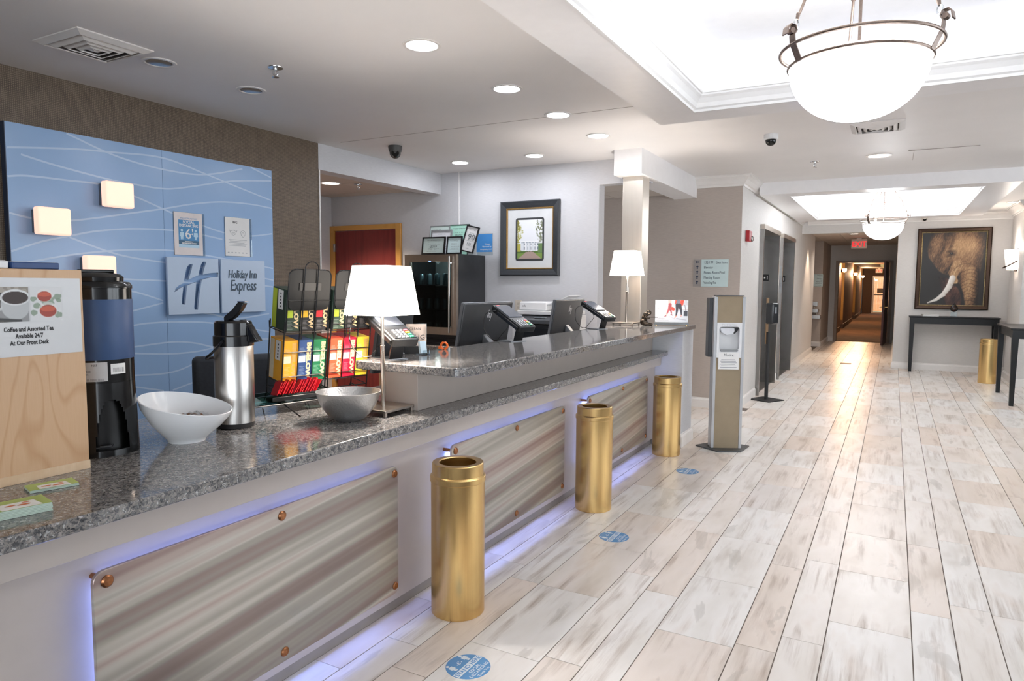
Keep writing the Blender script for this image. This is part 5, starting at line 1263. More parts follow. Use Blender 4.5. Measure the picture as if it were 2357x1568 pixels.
# framed house photograph on the back wall ------------------------------------
t = thing('framed_photo', 'framed photo of a white columned house on the grey back wall', 'picture', (-3.365, 6.499, 1.505))
W2, H2 = 0.3475, 0.781
DKF = M('charcoal_frame', '393c40', 0.35, var=0.1, scale=60)
fm = MB().sweep([(-W2, 0), (W2, 0), (W2, H2), (-W2, H2)], [(0, -0.002), (0.0, -0.03), (0.012, -0.042), (0.03, -0.036), (0.05, -0.03), (0.072, -0.022), (0.072, -0.002)], True, True)
fm.v = [(x, z, y) for x, y, z in fm.v]; fm.build('frame', DKF, t)
gi = MB().sweep([(-W2+0.072, 0.072), (W2-0.072, 0.072), (W2-0.072, H2-0.072), (-W2+0.072, H2-0.072)], [(0, -0.003), (0, -0.026), (0.006, -0.026), (0.012, -0.018), (0.012, -0.003)], True, True)
gi.v = [(x, z, y) for x, y, z in gi.v]; gi.build('gilt_liner', M('gilt', 'b08a4e', 0.35, 0.7, var=0.2, scale=120), t)
bx(-W2+0.075, W2-0.075, -0.010, -0.003, 0.075, H2-0.075).build('mat_board', M('mat_board', 'd5d7d8', 0.6, var=0.03), t)
MB().prism(rrect(-0.168, 0.166, 0.158, 0.606, 0.025, 4), -0.0125, -0.0105, FRONT).build('inner_mat', M('inner_mat', '3b3d3f', 0.5), t)
def house_fn(U, V):
    col = np.ones(U.shape+(3,))*rgb('eef0f4')
    n = vnoise(U, V, 26, 40, 1); n2 = vnoise(U, V, 9, 13, 8)
    col = put(col, V > 0.86, rgb('7f9a4f')); col = put(col, (V > 0.78) & (V <= 0.86), rgb('5d7a3e'))
    col = put(col, in_poly(U, V, [(0.4, 0.80), (0.6, 0.80), (0.98, 1.01), (0.02, 1.01)]), rgb('b09a90'))
    tl = np.clip((0.26-0.35*np.abs(V-0.3)-U)*6, 0, 1)*(V < 0.6); col = put(col, np.clip((n*0.6+n2*0.6+tl*0.5-0.75)*3, 0, 1)*(tl > 0), rgb('a9a54e'))
    col = put(col, np.clip((n*0.7+n2*0.5-0.62)*4, 0, 1)*(U < 0.12)*(V < 0.3), rgb('6c6a45'))
    tr = np.clip((U-0.72-0.3*np.abs(V-0.2))*5, 0, 1)*(V < 0.6); col = put(col, np.clip((n*0.8+n2*0.5+tr*0.35-0.75)*3, 0, 1)*(tr > 0), rgb('7c8268'))
    col = put(col, (U < 0.14) & (V > 0.62) & (V < 0.82), rgb('b9b255')); col = put(col, (U > 0.84) & (V > 0.6) & (V < 0.85), rgb('6f8a5a'))
    hb = (U > 0.17) & (U < 0.82) & (V > 0.555) & (V < 0.80); col = put(col, hb, rgb('dfe3e8'))
    col = put(col, (U > 0.15) & (U < 0.84) & (V > 0.545) & (V < 0.575), rgb('f6f7f9')); col = put(col, (U > 0.17) & (U < 0.82) & (V > 0.575) & (V < 0.59), rgb('9aa3ad'))
    for k in range(5):
        x = 0.22+0.135*k; col = put(col, (np.abs(U-x-0.0675) < 0.022) & (V > 0.60) & (V < 0.66), rgb('6d7784')); col = put(col, (np.abs(U-x-0.0675) < 0.022) & (V > 0.69) & (V < 0.77), rgb('77818d'))
    for k in range(6): col = put(col, (np.abs(U-0.2-0.119*k) < 0.013) & (V > 0.575) & (V < 0.80), rgb('ffffff'))
    col = put(col, (U > 0.3) & (U < 0.72) & (V > 0.80) & (V < 0.825) & (n > 0.4), rgb('4d6a38'))
    return col
canvas('photograph', -0.147, 0.147, 0.18, 0.585, -0.0132, 70, 95, house_fn, PRINT, t)
# ================================================================== HALL
# freestanding wood effect sanitizer stand
t = thing('sanitizer_stand', 'tall hand sanitizer stand with woven brown front and white dispenser bay', 'sanitizer stand', (-1.235, 6.10, 0), R(26))
PLT = M('plate_grey', '57595b', 0.4, 0.4)
MB().prism([(-0.235, 0.07), (-0.10, -0.15), (0.10, -0.15), (0.235, 0.07), (0.14, 0.14), (-0.14, 0.14)], 0.0005, 0.012, lambda a, b, d: (a, b, d)).build('base_plate', PLT, t, bevel=0.002)
WV = mat_weave('woven_vinyl', '7d6e57', 'a08f75', 150)
SIL = M('silver_profile', 'b9bbbe', 0.35, 0.5, var=0.03)
bx(-0.105, 0.105, -0.045, 0.02, 0.013, 0.80).build('lower_front', WV, t); bx(-0.105, 0.105, -0.045, 0.02, 1.10, 1.325).build('upper_front', WV, t)
for s in (-1, 1): bx(*sorted((s*0.105, s*0.13)), -0.05, 0.06, 0.013, 1.32).build('side_profile', SIL, t, bevel=0.003)
bx(-0.115, 0.115, -0.052, 0.06, 1.325, 1.333).build('top_cap', DARK, t)
bx(-0.105, 0.105, 0.02, 0.05, 0.013, 1.32).build('back_board', PLT, t)
bx(-0.165, -0.131, 0.0, 0.10, 0.80, 1.31).build('side_box', DARK, t, bevel=0.004)
# bay: white surround with a rounded opening
cu = bpy.data.curves.new('bay', 'CURVE'); cu.dimensions = '2D'; cu.fill_mode = 'BOTH'; cu.extrude = 0.008
spline([(-0.105, 0.80), (0.105, 0.80), (0.105, 1.10), (-0.105, 1.10)]); spline(rrect(-0.085, 0.085, 0.865, 1.065, 0.025, 5))
o = bpy.data.objects.new('tmp', cu); me = bpy.data.meshes.new_from_object(o); bpy.data.objects.remove(o)
me.transform(Matrix.Rotation(R(90), 4, 'X')); me.materials.clear(); me.materials.append(WPLAS)
o = bpy.data.objects.new('bay_surround', me); C.objects.link(o); o.parent = t; o.location = (0, -0.045, 0)
bx(-0.10, 0.10, 0.012, 0.019, 0.81, 1.09).build('bay_back', WPLAS, t)
MB().prism([(-0.078, 1.055), (0.045, 1.055), (0.05, 1.03), (0.035, 1.0), (-0.02, 0.99), (-0.065, 1.015)], -0.035, 0.01, FRONT).build('dispenser', M('dispenser_white', 'dcdee2', 0.25), t, bevel=0.006)
MB().prism([(0.046, 1.056), (0.083, 1.056), (0.075, 1.03), (0.05, 1.005)], -0.03, 0.01, FRONT).build('nozzle', BLACK, t)
MB().prism([(-0.078, 0.868), (0.078, 0.868), (0.07, 0.852), (-0.07, 0.852)], -0.062, -0.02, FRONT).build('drip_tray', M('tray_grey', '8b8e91', 0.3), t, bevel=0.003)
lettering([('Hand Sanitizer', 0.021, 0, 1.077)], M('light_ink', 'a9acb0', 0.5), t, -0.0545)
ns = bx(-0.088, 0.085, -0.0555, -0.0535, 0.70, 0.845).build('notice', PAPER, t)
lettering([('Notice:', 0.034, 0, 0.812)], INK, ns, -0.0562, shear=0.2, sx=0.85)
flat([[(-0.07+0.006*(k % 2), 0.715+0.013*k), (0.068-0.008*(k % 3), 0.715+0.013*k), (0.068-0.008*(k % 3), 0.720+0.013*k), (-0.07+0.006*(k % 2), 0.720+0.013*k)] for k in range(6)], M('faint_ink3', '9a9ca0', 0.6), ns, -0.0561)

t = thing('sanitizer_post', 'black hand sanitizer post with dark dispenser before the nearer elevator', 'sanitizer stand', (-1.335, 9.0, 0), R(62))
bx(-0.15, 0.15, -0.155, 0.155, 0.0005, 0.012).build('base_plate', BLKMAT, t, bevel=0.002)
MB().tube([(0, 0, 0.012), (0, 0, 0.85)], 0.022, 12).build('pole', BLKMAT, t)
bx(-0.022, 0.022, 0.02, 0.028, 0.70, 1.27).build('back_bracket', M('kraft_bracket', '9a7b5c', 0.6), t)
bx(-0.055, 0.075, -0.09, 0.018, 0.95, 1.21).build('dispenser', M('dispenser_black', '2b2d30', 0.2), t, bevel=0.022, seg=4)
bx(-0.008, 0.02, -0.0925, -0.09, 1.08, 1.16).build('sight_window', M('smoke_window', '8b9095', 0.15), t, bevel=0.0008)

# directory signs
def directory(label, x, y, z, w, h, rows, small=False):
    t = thing('directory_sign', label, 'sign', (x, y, z), 0)
    s = 0.23 if not small else 0.0
    if s: bx(-w/2, -w/2+w*s, -0.012, -0.001, 0, h).build('arrow_strip', M('sign_taupe', '9a938f', 0.4), t)
    b = bx(-w/2+w*s, w/2, -0.012, -0.001, 0, h).build('plate', M('sign_mint', 'c3d6d6', 0.3, var=0.02), t)
    x0 = -w/2+w*s+0.03 if s else -w/2+0.02
    n = len(rows); L = []; A = []
    for i, r_ in enumerate(rows):
        zz = h*(1-(i+0.8)/(n+0.35))
        if isinstance(r_, tuple): L += [(r_[0], 0.042, x0/0.72, zz, 'LEFT'), (r_[1], 0.031, (w/2-0.012)/0.72, zz, 'RIGHT')]
        else: L.append((r_, 0.042 if not small else 0.028, (x0 if s else w/2-0.015)/0.72, zz, 'LEFT' if s else 'RIGHT'))
        if s:
            cx, cz = -w/2+w*s*0.5, zz+0.017; q = [(0, 0.021), (0.017, 0.003), (0.006, 0.003), (0.006, -0.021), (-0.006, -0.021), (-0.006, 0.003), (-0.017, 0.003)]
            if i == 0: q = [(-b_, a_) for a_, b_ in q]
            A.append([(cx+a_, cz+b_) for a_, b_ in q])
    lettering([(q[0], q[1], q[2]*0.72, *q[3:]) for q in L], NAVY, b, -0.0128, sx=0.74)
    if A: flat(A, NAVY, t, -0.0128, 'arrow')
directory('grey and mint directory sign listing rooms on the taupe wall', -1.846, 8.069, 1.404, 0.395, 0.31, [('132-139', 'Guest Rooms'), 'Elevator', 'Fitness Room/Pool', 'Meeting Room', 'Vending/Ice'])
directory('small mint directory sign above the far drinking fountain', -1.575, 17.799, 1.42, 0.215, 0.285, ['Guest Rooms', '101-131', 'Fitness Room', 'Pool', 'Meeting Room', 'Public Restrooms', 'Vending/Ice'], True)

t = thing('fire_alarm', 'red fire alarm strobe on the white wall beside the elevators', 'alarm', (-1.5195, 8.40, 1.925), R(90))
REDP = M('alarm_red', 'b5222c', 0.35)
bx(-0.10, 0.075, -0.045, -0.001, 0, 0.125).build('housing', REDP, t, bevel=0.006)
MB().lathe([(0.03, 0), (0.03, 0.012), (0.02, 0.022), (0, 0.025)], 20).build('strobe', mat_glass('strobe_lens', 'f2f2f2', 0.1), t, loc=(0.04, -0.045, 0.035), rot=(R(90), 0, 0))
MB().lathe([(0.028, 0.0), (0.0, 0.006)], 16).build('reflector', CHROME, t, loc=(0.04, -0.0455, 0.035), rot=(R(90), 0, 0))
vs, fs = text_mesh('FIRE', 0.03, 'CENTER', 0, 0.0004); m = MB(); m.add([(-0.045-v[1], -0.0458, 0.065+v[0]) for v in vs], fs); m.build('lettering', PAPER, t, fix=False)

# drinking fountain
t = thing('drinking_fountain', 'two level stainless drinking fountain on the recessed far wall', 'drinking fountain', (-1.54, 17.799, 0))
for i, (x, z) in enumerate(((-0.09, 0.81), (-0.035, 0.665))):
    b = MB().prism(rrect(-0.17, 0.11, 0, 0.09, 0.03, 4), -0.30, -0.001, FRONT).build('basin', STEEL, t, loc=(x, 0, z), bevel=0.006)
    MB().tube(smooth([(0.0, -0.06, 0.09), (0.0, -0.06, 0.14), (0.0, -0.10, 0.155)], 4), 0.010, 8).build('bubbler', CHROME, b)
bx(-0.14, -0.02, -0.03, -0.001, 0.95, 1.06).build('valve_box', STEEL, t, bevel=0.004)

# exit signs
def exit_sign(label, x, y, z, s=1.0, rz=0):
    t = thing('exit_sign', label, 'exit sign', (x, y, z), R(rz), 'red exit signs')
    bx(-0.155*s, 0.155*s, -0.02, 0.02, 0, 0.20*s).build('housing', M('exit_housing', 'cdbab0', 0.4), t, bevel=0.004)
    bx(-0.05*s, 0.05*s, -0.015, 0.015, 0.2*s, 0.22*s).build('canopy', WPLAS, t)
    lettering([('EXIT', 0.155*s, 0, 0.042*s)], mat_emit('exit_red', 'ff1a22', 0.8), t, -0.0215, bold=0.002*s, sx=0.88)
exit_sign('white exit sign with red letters hanging before the corridor doorway', -0.71, 17.0, 2.2535)
exit_sign('small red exit sign at the far end of the corridor', -0.70, 40.0, 2.14)

# elephant painting
t = thing('elephant_painting', 'large framed painting of an elephant head with white tusk', 'painting', (0.845, 13.769, 1.045))
PW, PH = 0.525, 1.36
DBF = mat_brushed('bronze_frame', '4a3c34', 0.45, (30, 30, 30), 0, 0.3)
fm = MB().sweep([(-PW, 0), (PW, 0), (PW, PH), (-PW, PH)], [(0, -0.002), (0, -0.04), (0.015, -0.05), (0.055, -0.038), (0.062, -0.03), (0.062, -0.002)], True, True); fm.v = [(x, z, y) for x, y, z in fm.v]; fm.build('frame', DBF, t)
gl = MB().sweep([(-PW+0.062, 0.062), (PW-0.062, 0.062), (PW-0.062, PH-0.062), (-PW+0.062, PH-0.062)], [(0, -0.003), (0, -0.03), (0.014, -0.022), (0.014, -0.003)], True, True); gl.v = [(x, z, y) for x, y, z in gl.v]; gl.build('gilt_liner', M('dull_gilt', '8a7a58', 0.4, 0.6, var=0.3, scale=60), t)
def eleph_fn(U, V):
    V2 = V*1.14
    col = np.ones(U.shape+(3,))*rgb('1f1d1c')
    wu, wv = U+0.02*(vnoise(U, V, 7, 7, 5)-0.5), V+0.02*(vnoise(U, V, 7, 7, 6)-0.5)
    hair = vnoise(U*0.9+V*0.35, V-U*0.5, 110, 22, 11)*0.5+vnoise(U*0.8+V*0.5, V-U*0.6, 63*4, 50, 21)*0.5
    mid = vnoise(U, V, 13, 13, 12); big = vnoise(U, V, 5, 5, 13)
    def edge(poly):
        m = in_poly(wu, wv, poly).astype(float); k = m.copy()
        for _ in range(2):
            k = (k+np.roll(k, 1, 0)+np.roll(k, -1, 0)+np.roll(k, 1, 1)+np.roll(k, -1, 1))/5
        return k
    def tone(f, stops):
        f = np.clip(f, 0, 1)[..., None]; cs = [rgb(c) for c in stops]; n = len(cs)-1
        out = np.zeros(U.shape+(3,))
        for i in range(n):
            t_ = np.clip(f*n-i, 0, 1); out = np.where(f*n >= i, cs[i]*(1-t_)+cs[i+1]*t_, out)
        return out
    def lay(m, c):
        nonlocal col; col = col*(1-m[..., None])+c*m[..., None]
    SK = ['1c1410', '4a3526', '866446', 'b6926a', 'd8bd96']
    # far leg, dark red brown
    lay(edge([(0.28, 0.60), (0.42, 0.62), (0.52, 0.70), (0.60, 0.76), (0.66, 0.88), (0.66, 1.02), (0.42, 1.02), (0.36, 0.84)]), tone(0.35+0.5*(mid-0.5)+0.5*(hair-0.5)-0.4*np.clip(0.42-U, 0, 1), ['120d0c', '3c241f', '6a4438', '8a5f4e']))
    # ear: lit along the folds, dark at its left rim
    f = 0.40-1.5*np.clip(0.20-U, 0, 1)-0.5*np.clip(0.12-V, 0, 1)*4-0.9*np.clip(V-0.36, 0, 1)+0.32*np.sin(U*24+V*9+3*mid)*0.35+0.45*(hair-0.5)
    lay(edge([(0.16, -0.02), (0.60, -0.02), (0.52, 0.22), (0.50, 0.40), (0.48, 0.57), (0.40, 0.575), (0.30, 0.53), (0.20, 0.45), (0.11, 0.35), (0.08, 0.22), (0.11, 0.08)]), tone(f, SK))
    # head and brow
    f = 0.62-2.3*np.clip(U-0.80, 0, 1)-1.2*np.clip(0.56-U, 0, 1)-0.25*np.clip(0.1-V, 0, 1)*5+0.42*(hair-0.5)+0.35*(big-0.5)
    lay(edge([(0.53, -0.02), (0.97, -0.02), (0.98, 0.2), (0.95, 0.44), (0.92, 0.58), (0.62, 0.66), (0.50, 0.63), (0.45, 0.55), (0.50, 0.42), (0.45, 0.27), (0.50, 0.14)]), tone(f, SK))
    # cheek running down to the tusk root
    f = 0.70-1.6*np.abs(U-0.56)+0.6*(hair-0.5)
    lay(edge([(0.44, 0.54), (0.52, 0.40), (0.64, 0.34), (0.70, 0.54), (0.60, 0.70), (0.53, 0.71), (0.48, 0.64)]), tone(f, SK))
    # trunk with creases sagging in the middle
    ph = V2*58-9*((U-0.78)/0.14)**2*0.35+1.6*mid; cre = np.clip(1-np.abs(np.sin(ph))*3.2, 0, 1)
    f = 0.66-22*(U-0.765)**2-1.4*np.clip(U-0.84, 0, 1)*2-0.33*cre+0.4*(hair-0.5)-0.15*(V > 0.9)
    lay(edge([(0.58, 0.62), (0.66, 0.50), (0.80, 0.46), (0.92, 0.50), (0.94, 0.66), (0.92, 0.82), (0.93, 1.02), (0.72, 1.02), (0.70, 0.86), (0.65, 0.74)]), tone(f, SK))
    e = np.hypot((U-0.72)/0.2, (V-0.56)/0.13); d_ = np.abs(e-1); lay(np.clip(1-d_*14, 0, 1)*0.5*(V < 0.53), tone(0*U+0.2, SK))
    # eye with folds
    e = np.hypot((U-0.475)/0.075, (V-0.285)/0.045); lay(soft(e-1, 0.9)*0.6, tone(0*U+0.16, SK))
    for k in range(5):
        d, tt = capsule(U, V, 0.385, 0.235+0.03*k, 0.53, 0.225+0.026*k); lay(soft(d-0.003, 0.007)*0.55, tone(0*U+(0.12 if k % 2 else 0.75), SK))
    e = np.hypot((U-0.475)/0.026, (V-0.288)/0.016); lay(soft(e-1, 0.3), rgb('0d0a09')*np.ones(U.shape+(3,)))
    e = np.hypot((U-0.468)/0.007, (V-0.283)/0.005); lay(soft(e-1, 0.4), rgb('cfc4b4')*np.ones(U.shape+(3,)))
    d, tt = capsule(U, V, 0.51, 0.02, 0.44, 0.22); lay(soft(d-0.006, 0.035)*0.6, tone(0*U+0.14, SK))
    d, tt = capsule(U, V, 0.47, 0.33, 0.46, 0.55); lay(soft(d-0.004, 0.03)*0.5, tone(0*U+0.14, SK))
    # tusk
    P = [(0.51, 0.63), (0.465, 0.74), (0.38, 0.85), (0.27, 0.925), (0.13, 0.975)]; Wd = [0.05, 0.045, 0.036, 0.024, 0.008]
    for i in range(4):
        d, tt = capsule(U, V2, P[i][0], P[i][1]*1.14, P[i+1][0], P[i+1][1]*1.14)
        m = soft(d-(Wd[i]+(Wd[i+1]-Wd[i])*tt), 0.012); sd = (U-P[i][0]-(P[i+1][0]-P[i][0])*tt)/0.05
        lay(m, tone(0.72-0.35*sd+0.1*(hair-0.5), ['5e5650', 'a39a90', 'd8d4cd', 'f2efe9']))
    return col
canvas('canvas', -PW+0.074, PW-0.074, 0.074, PH-0.074, -0.006, 150, 180, eleph_fn, mat_vcol('oil_canvas', 0.5), t)

# black console tables
BW = M('black_lacquer_wood', '0d0d0e', 0.33, var=0.15, spec=0.3)
def ctable(label, x, y, w, d, h, rz=0):
    t = thing('console_table', label, 'table', (x, y, 0), R(rz), 'black console tables')
    bx(-w/2, w/2, -d/2, d/2, h-0.022, h).build('tabletop', BW, t, bevel=0.006)
    for s in (-1, 1): bx(-w/2+0.05, w/2-0.05, s*(d/2-0.05)-0.011, s*(d/2-0.05)+0.011, h-0.125, h-0.022).build('apron', BW, t)
    for s in (-1, 1): bx(s*(w/2-0.05)-0.011, s*(w/2-0.05)+0.011, -d/2+0.05, d/2-0.05, h-0.125, h-0.022).build('apron', BW, t)
    for sx in (-1, 1):
        for sy in (-1, 1):
            cx, cy = sx*(w/2-0.05), sy*(d/2-0.05); a, b = 0.033, 0.022
            vs = [(cx+i*r_-sx*(r_-a)*0, cy+j*r_, z) for r_, z in ((b, 0.001), (a, h-0.14), (a, h-0.022)) for i, j in ((-1,-1),(1,-1),(1,1),(-1,1))]
            fs = [(0, 3, 2, 1), (8, 9, 10, 11)] + [(k*4+i, k*4+(i+1) % 4, k*4+4+(i+1) % 4, k*4+4+i) for k in range(2) for i in range(4)]
            MB().add(vs, fs).build('leg', BW, t)
ctable('long black console table against the wall under the elephant painting', 0.88, 13.545, 1.27, 0.36, 0.932)
ctable('black table at the right edge in front of the pilaster', 1.49, 10.68, 1.32, 0.50, 0.935, 90)
t = thing('flame_trophy', 'glass flame shaped award on a clear base on the console table', 'trophy', (0.885, 13.53, 0.9325))
bx(-0.045, 0.045, -0.025, 0.025, 0.0, 0.075).build('base', mat_glass('crystal', 'dde3e4', 0.05), t, bevel=0.003)
MB().lathe([(0.0, 0.076), (0.03, 0.085), (0.058, 0.12), (0.052, 0.155), (0.028, 0.19), (0.012, 0.215), (0.0, 0.235)], 20, sy=0.35, shear=lambda x, y, z: 0).build('flame', mat_glass('flame_glass', 'a9adb0', 0.1), t)
MB().lathe([(0.0, 0.088), (0.024, 0.1), (0.04, 0.125), (0.025, 0.155), (0.0, 0.178)], 16, sy=0.3).build('flame_core', M('amber_glass', '8d4526', 0.2), t)
t = thing('paper_pile', 'stack of white papers on the left of the console table', 'papers', (0.55, 13.52, 0.9325), R(4))
for k in range(4): bx(-0.115, 0.115, -0.09, 0.09, 0.0005+0.008*k, 0.007+0.008*k).build('sheet', PAPER, t, rot=(0, 0, 0.03*k))
t = thing('leaflet_box', 'red and white leaflets on the right edge black table', 'leaflets', (1.66, 10.25, 0.9355), R(20))
for k in range(5): bx(-0.07, 0.07, -0.05, 0.05, 0.0005+0.008*k, 0.007+0.008*k).build('leaflet', [PAPER, M('leaflet_red', 'c85a5a', 0.4)][k % 2], t, rot=(0, 0, 0.05*k))

# wall sconce on the pilaster
t = thing('pilaster_sconce', 'lit curved white wall sconce with a bronze band on the pilaster', 'wall light', (1.5845, 12.70, 1.66), R(-90))
n = 14; vs = []; OPM = mat_emit('opal_sconce_bowl', 'fff1e4', 1.0)
for z, r in ((0.02, 0.11), (0.17, 0.135), (0.32, 0.15)):
    for k in range(n+1): a = math.pi*k/n; vs.append((0.17*math.cos(a), -0.01-r*math.sin(a), z))
MB().add(vs, [(i*(n+1)+k, i*(n+1)+k+1, (i+1)*(n+1)+k+1, (i+1)*(n+1)+k) for i in range(2) for k in range(n)], True).build('glass_shade', OPM, t)
bx(-0.10, 0.10, -0.012, -0.001, 0.0, 0.34).build('back_plate', DBF, t)
MB().tube([(0.175*math.cos(math.pi*k/12), -0.014-0.15*math.sin(math.pi*k/12), 0.15-0.10*math.sin(math.pi*k/12)) for k in range(13)], 0.008, 8).build('band', DBF, t)
l = bpy.data.lights.new('sconce_glow', 'POINT'); l.energy = 7; l.color = (1, 0.9, 0.8); l.shadow_soft_size = 0.05; lo = bpy.data.objects.new('sconce_glow', l); C.objects.link(lo); lo.parent = t; lo.location = (0, -0.08, 0.36)

# corridor sconces
CSM = mat_emit('warm_sconce', 'ffb070', 9)
for i, y in enumerate((24.0, 31.2, 38.6)):
    t = thing('corridor_sconce', ['nearest', 'second', 'farthest'][i]+' glowing warm sconce on the dark corridor wall', 'wall light', (-1.4695, y, 1.86), R(90), 'corridor sconces')
    MB().lathe([(0.0, 0), (0.06, 0.02), (0.085, 0.07), (0.08, 0.12)], 14, sx=1, sy=0.8).build('glass_shade', CSM, t, loc=(0, -0.09, 0))
    bx(-0.03, 0.03, -0.03, -0.001, 0.0, 0.1).build('back_plate', DBF, t)
    l = bpy.data.lights.new('sconce_glow', 'POINT'); l.energy = 60; l.color = (1, 0.62, 0.36); l.shadow_soft_size = 0.08; lo = bpy.data.objects.new('sconce_glow', l); C.objects.link(lo); lo.parent = t; lo.location = (0, -0.25, 0.1)

# ------------------------------------------------------------------ pendants
PNM = mat_emit('opal_bowl', 'ffffff', PENDANT)
def pendant():
    t = thing('bowl_pendant', '', 'pendant light')
    # origin at the rim height centre
    MB().lathe([(0.25*math.sin(R(a))**0.92, -0.213*math.cos(R(a))) for a in range(0, 91, 5)] + [(0.251, 0.012), (0.245, 0.012)], 56, cap=False).build('glass_bowl', PNM, t)
    MB().tube([(0.253*math.cos(2*math.pi*k/64), 0.253*math.sin(2*math.pi*k/64), 0.0) for k in range(64)], 0.006, 8, closed=True).build('lower_ring', PEWTER, t)
    MB().tube([(0.285*math.cos(2*math.pi*k/64), 0.285*math.sin(2*math.pi*k/64), 0.055) for k in range(64)], 0.0065, 8, closed=True).build('upper_ring', PEWTER, t)
    for k in range(3):
        a = R(101+120*k); ar = MB(); ca, sa = math.cos(a), math.sin(a); f = lambda r_, z, w_: (r_*ca-w_*sa, r_*sa+w_*ca, z)
        prof = [(0.255, -0.008), (0.268, 0.02), (0.285, 0.055), (0.288, 0.085), (0.279, 0.10), (0.285, 0.118), (0.302, 0.122), (0.314, 0.11), (0.318, 0.085)]
        vs = []
        for r_, z in prof: vs += [f(r_, z, -0.017), f(r_, z, 0.017), f(r_+0.004, z+0.002, 0.017), f(r_+0.004, z+0.002, -0.017)]
        fs = []
        for i in range(len(prof)-1):
            for j in range(4): fs.append((i*4+j, i*4+(j+1) % 4, i*4+4+(j+1) % 4, i*4+4+j))
        fs += [(0, 1, 2, 3), tuple(len(vs)-4+j for j in (3, 2, 1, 0))]
        ar.add(vs, fs); ar.tube([f(0.295, 0.10, -0.014), f(0.295, 0.10, 0.014)], 0.011, 10)
        arm = ar.build('arm', PEWTER, t)
        MB().tube([f(0.275+0.01*math.cos(R(q)), 0.128+0.016*math.sin(R(q)), 0) for q in range(0, 360, 30)], 0.003, 6, closed=True).build('link', CHROME, arm)
        MB().tube([f(0.272, 0.145, 0), f(0.268, 0.165, 0), f(0.262, 0.17, 0), f(0.205, 0.31, 0), f(0.2, 0.318, 0), f(0.196, 0.32, 0), f(0.06, 0.53, 0)], [0.006, 0.008, 0.0055, 0.0055, 0.011, 0.0055, 0.0055], 8).build('rod', PEWTER, t)
    MB().lathe([(0.006, -0.02), (0.006, 0.27), (0.016, 0.275), (0.016, 0.29), (0.006, 0.295), (0.006, 0.53)], 14).build('stem', PEWTER, t)
    MB().lathe([(0.0, 0.52), (0.065, 0.525), (0.075, 0.545), (0.075, 0.563), (0.0, 0.566)], 28).build('canopy', PEWTER, t)
    return t
p1 = pendant(); p1.location = (-0.16, 3.06, 2.272); p1['label'] = 'large lit white bowl pendant hanging in the near ceiling tray'; p1['group'] = 'bowl pendants'
p2 = copy_tree(p1); p2.location = (-0.165, 10.7, 2.262); p2['label'] = 'farther lit white bowl pendant hanging before the corridor and painting'; p2.rotation_euler = (0, 0, R(10))
for p, en in ((p1, 10), (p2, 55)):
    l = bpy.data.lights.new('pendant_lamp', 'POINT'); l.energy = en; l.color = (0.93, 0.97, 1); l.shadow_soft_size = 0.12; lo = bpy.data.objects.new('pendant_lamp', l); C.objects.link(lo); lo.parent = p; lo.location = (0, 0, 0.02)
t = thing('smoke_detector', 'white smoke detector on the near tray ceiling behind the pendant stem', 'smoke detector', (-0.20, 3.75, ZT-0.0005))
MB().lathe([(0.10, 0), (0.10, -0.02), (0.08, -0.028), (0.045, -0.03), (0.04, -0.05), (0.0, -0.052)], 28).build('body', WPLAS, t)

# ------------------------------------------------------------------ ceiling fittings
def downlight(lit, label, x, y, z=ZC, r=0.078):
    t = thing('downlight', label, 'downlight', (x, y, z-0.0005), 0, 'recessed downlights')
    MB().lathe([(r+0.022, 0.0), (r+0.02, -0.006), (r+0.004, -0.007), (r, -0.003), (r-0.004, 0.03)], 36, cap=False).build('trim_ring', TRIM, t)
    if lit: MB().lathe([(0.0, -0.0045), (r, -0.0045)], 36, cap=False).build('lens', DLM, t)
    else:
        MB().lathe([(0.0, -0.001), (0.02, -0.0012), (r-0.004, -0.004)], 18, cap=False).build('reflector', mat_brushed('reflector_chrome', 'c9c6c6', 0.12, (60, 60, 60), 0, 0.4), t)
    return t
DLM = mat_emit('lamp_face', 'f4f7ff', DOWNLIGHT)
for i, y in enumerate((2.994, 3.89, 4.649, 5.433)):
    downlight(True, ['nearest lit downlight in the row above the counter', 'second lit downlight in the row above the counter', 'third lit downlight in the row above the counter', 'farthest lit downlight in the row above the counter'][i], -2.19, y)
downlight(True, 'lit downlight near the back wall above the picture', -3.064, 5.988); downlight(True, 'lit downlight near the back wall above the fridge', -3.907, 5.984)
downlight(False, 'unlit chrome downlight beside the large square ceiling vent', -3.668, 2.537, r=0.07); downlight(False, 'unlit chrome downlight nearer the middle of the left ceiling', -3.66, 3.166, r=0.07)
DLM = mat_emit('lamp_face_warm', 'ffeadb', 3.0)
downlight(True, 'warm downlight in the hall ceiling between the two trays', -0.179, 7.445, r=0.09); downlight(True, 'warm downlight in the alcove ceiling above the red door', -5.25, 5.55, 2.468, r=0.09)
DLM = mat_emit('lamp_face_spot', 'ffe6d0', 8.0)
downlight(True, 'flush downlight in the ceiling right of the far tray', 1.46, 12.276); downlight(True, 'warm downlight in the vestibule ceiling by the exit sign', -0.75, 15.6, 2.48)
for (x, y, z, e, c, sp) in ((-1.25, 14.9, 2.46, 50, (1, 0.76, 0.56), 80), (-0.75, 16.2, 2.46, 30, (1, 0.84, 0.7), 150), (-5.25, 5.55, 2.45, 110, (1, 0.8, 0.62), 120), (-0.179, 7.445, 2.62, 35, (1, 0.92, 0.85), 120)):  # first two have no fitting, added to brighten the vestibule
    l = bpy.data.lights.new('downlight_and_fill_beam', 'SPOT'); l.energy = e; l.color = c; l.spot_size = R(sp); l.spot_blend = 0.6; l.shadow_soft_size = 0.05
    lo = bpy.data.objects.new('downlight_and_fill_beam', l); C.objects.link(lo); lo.location = (x, y, z)

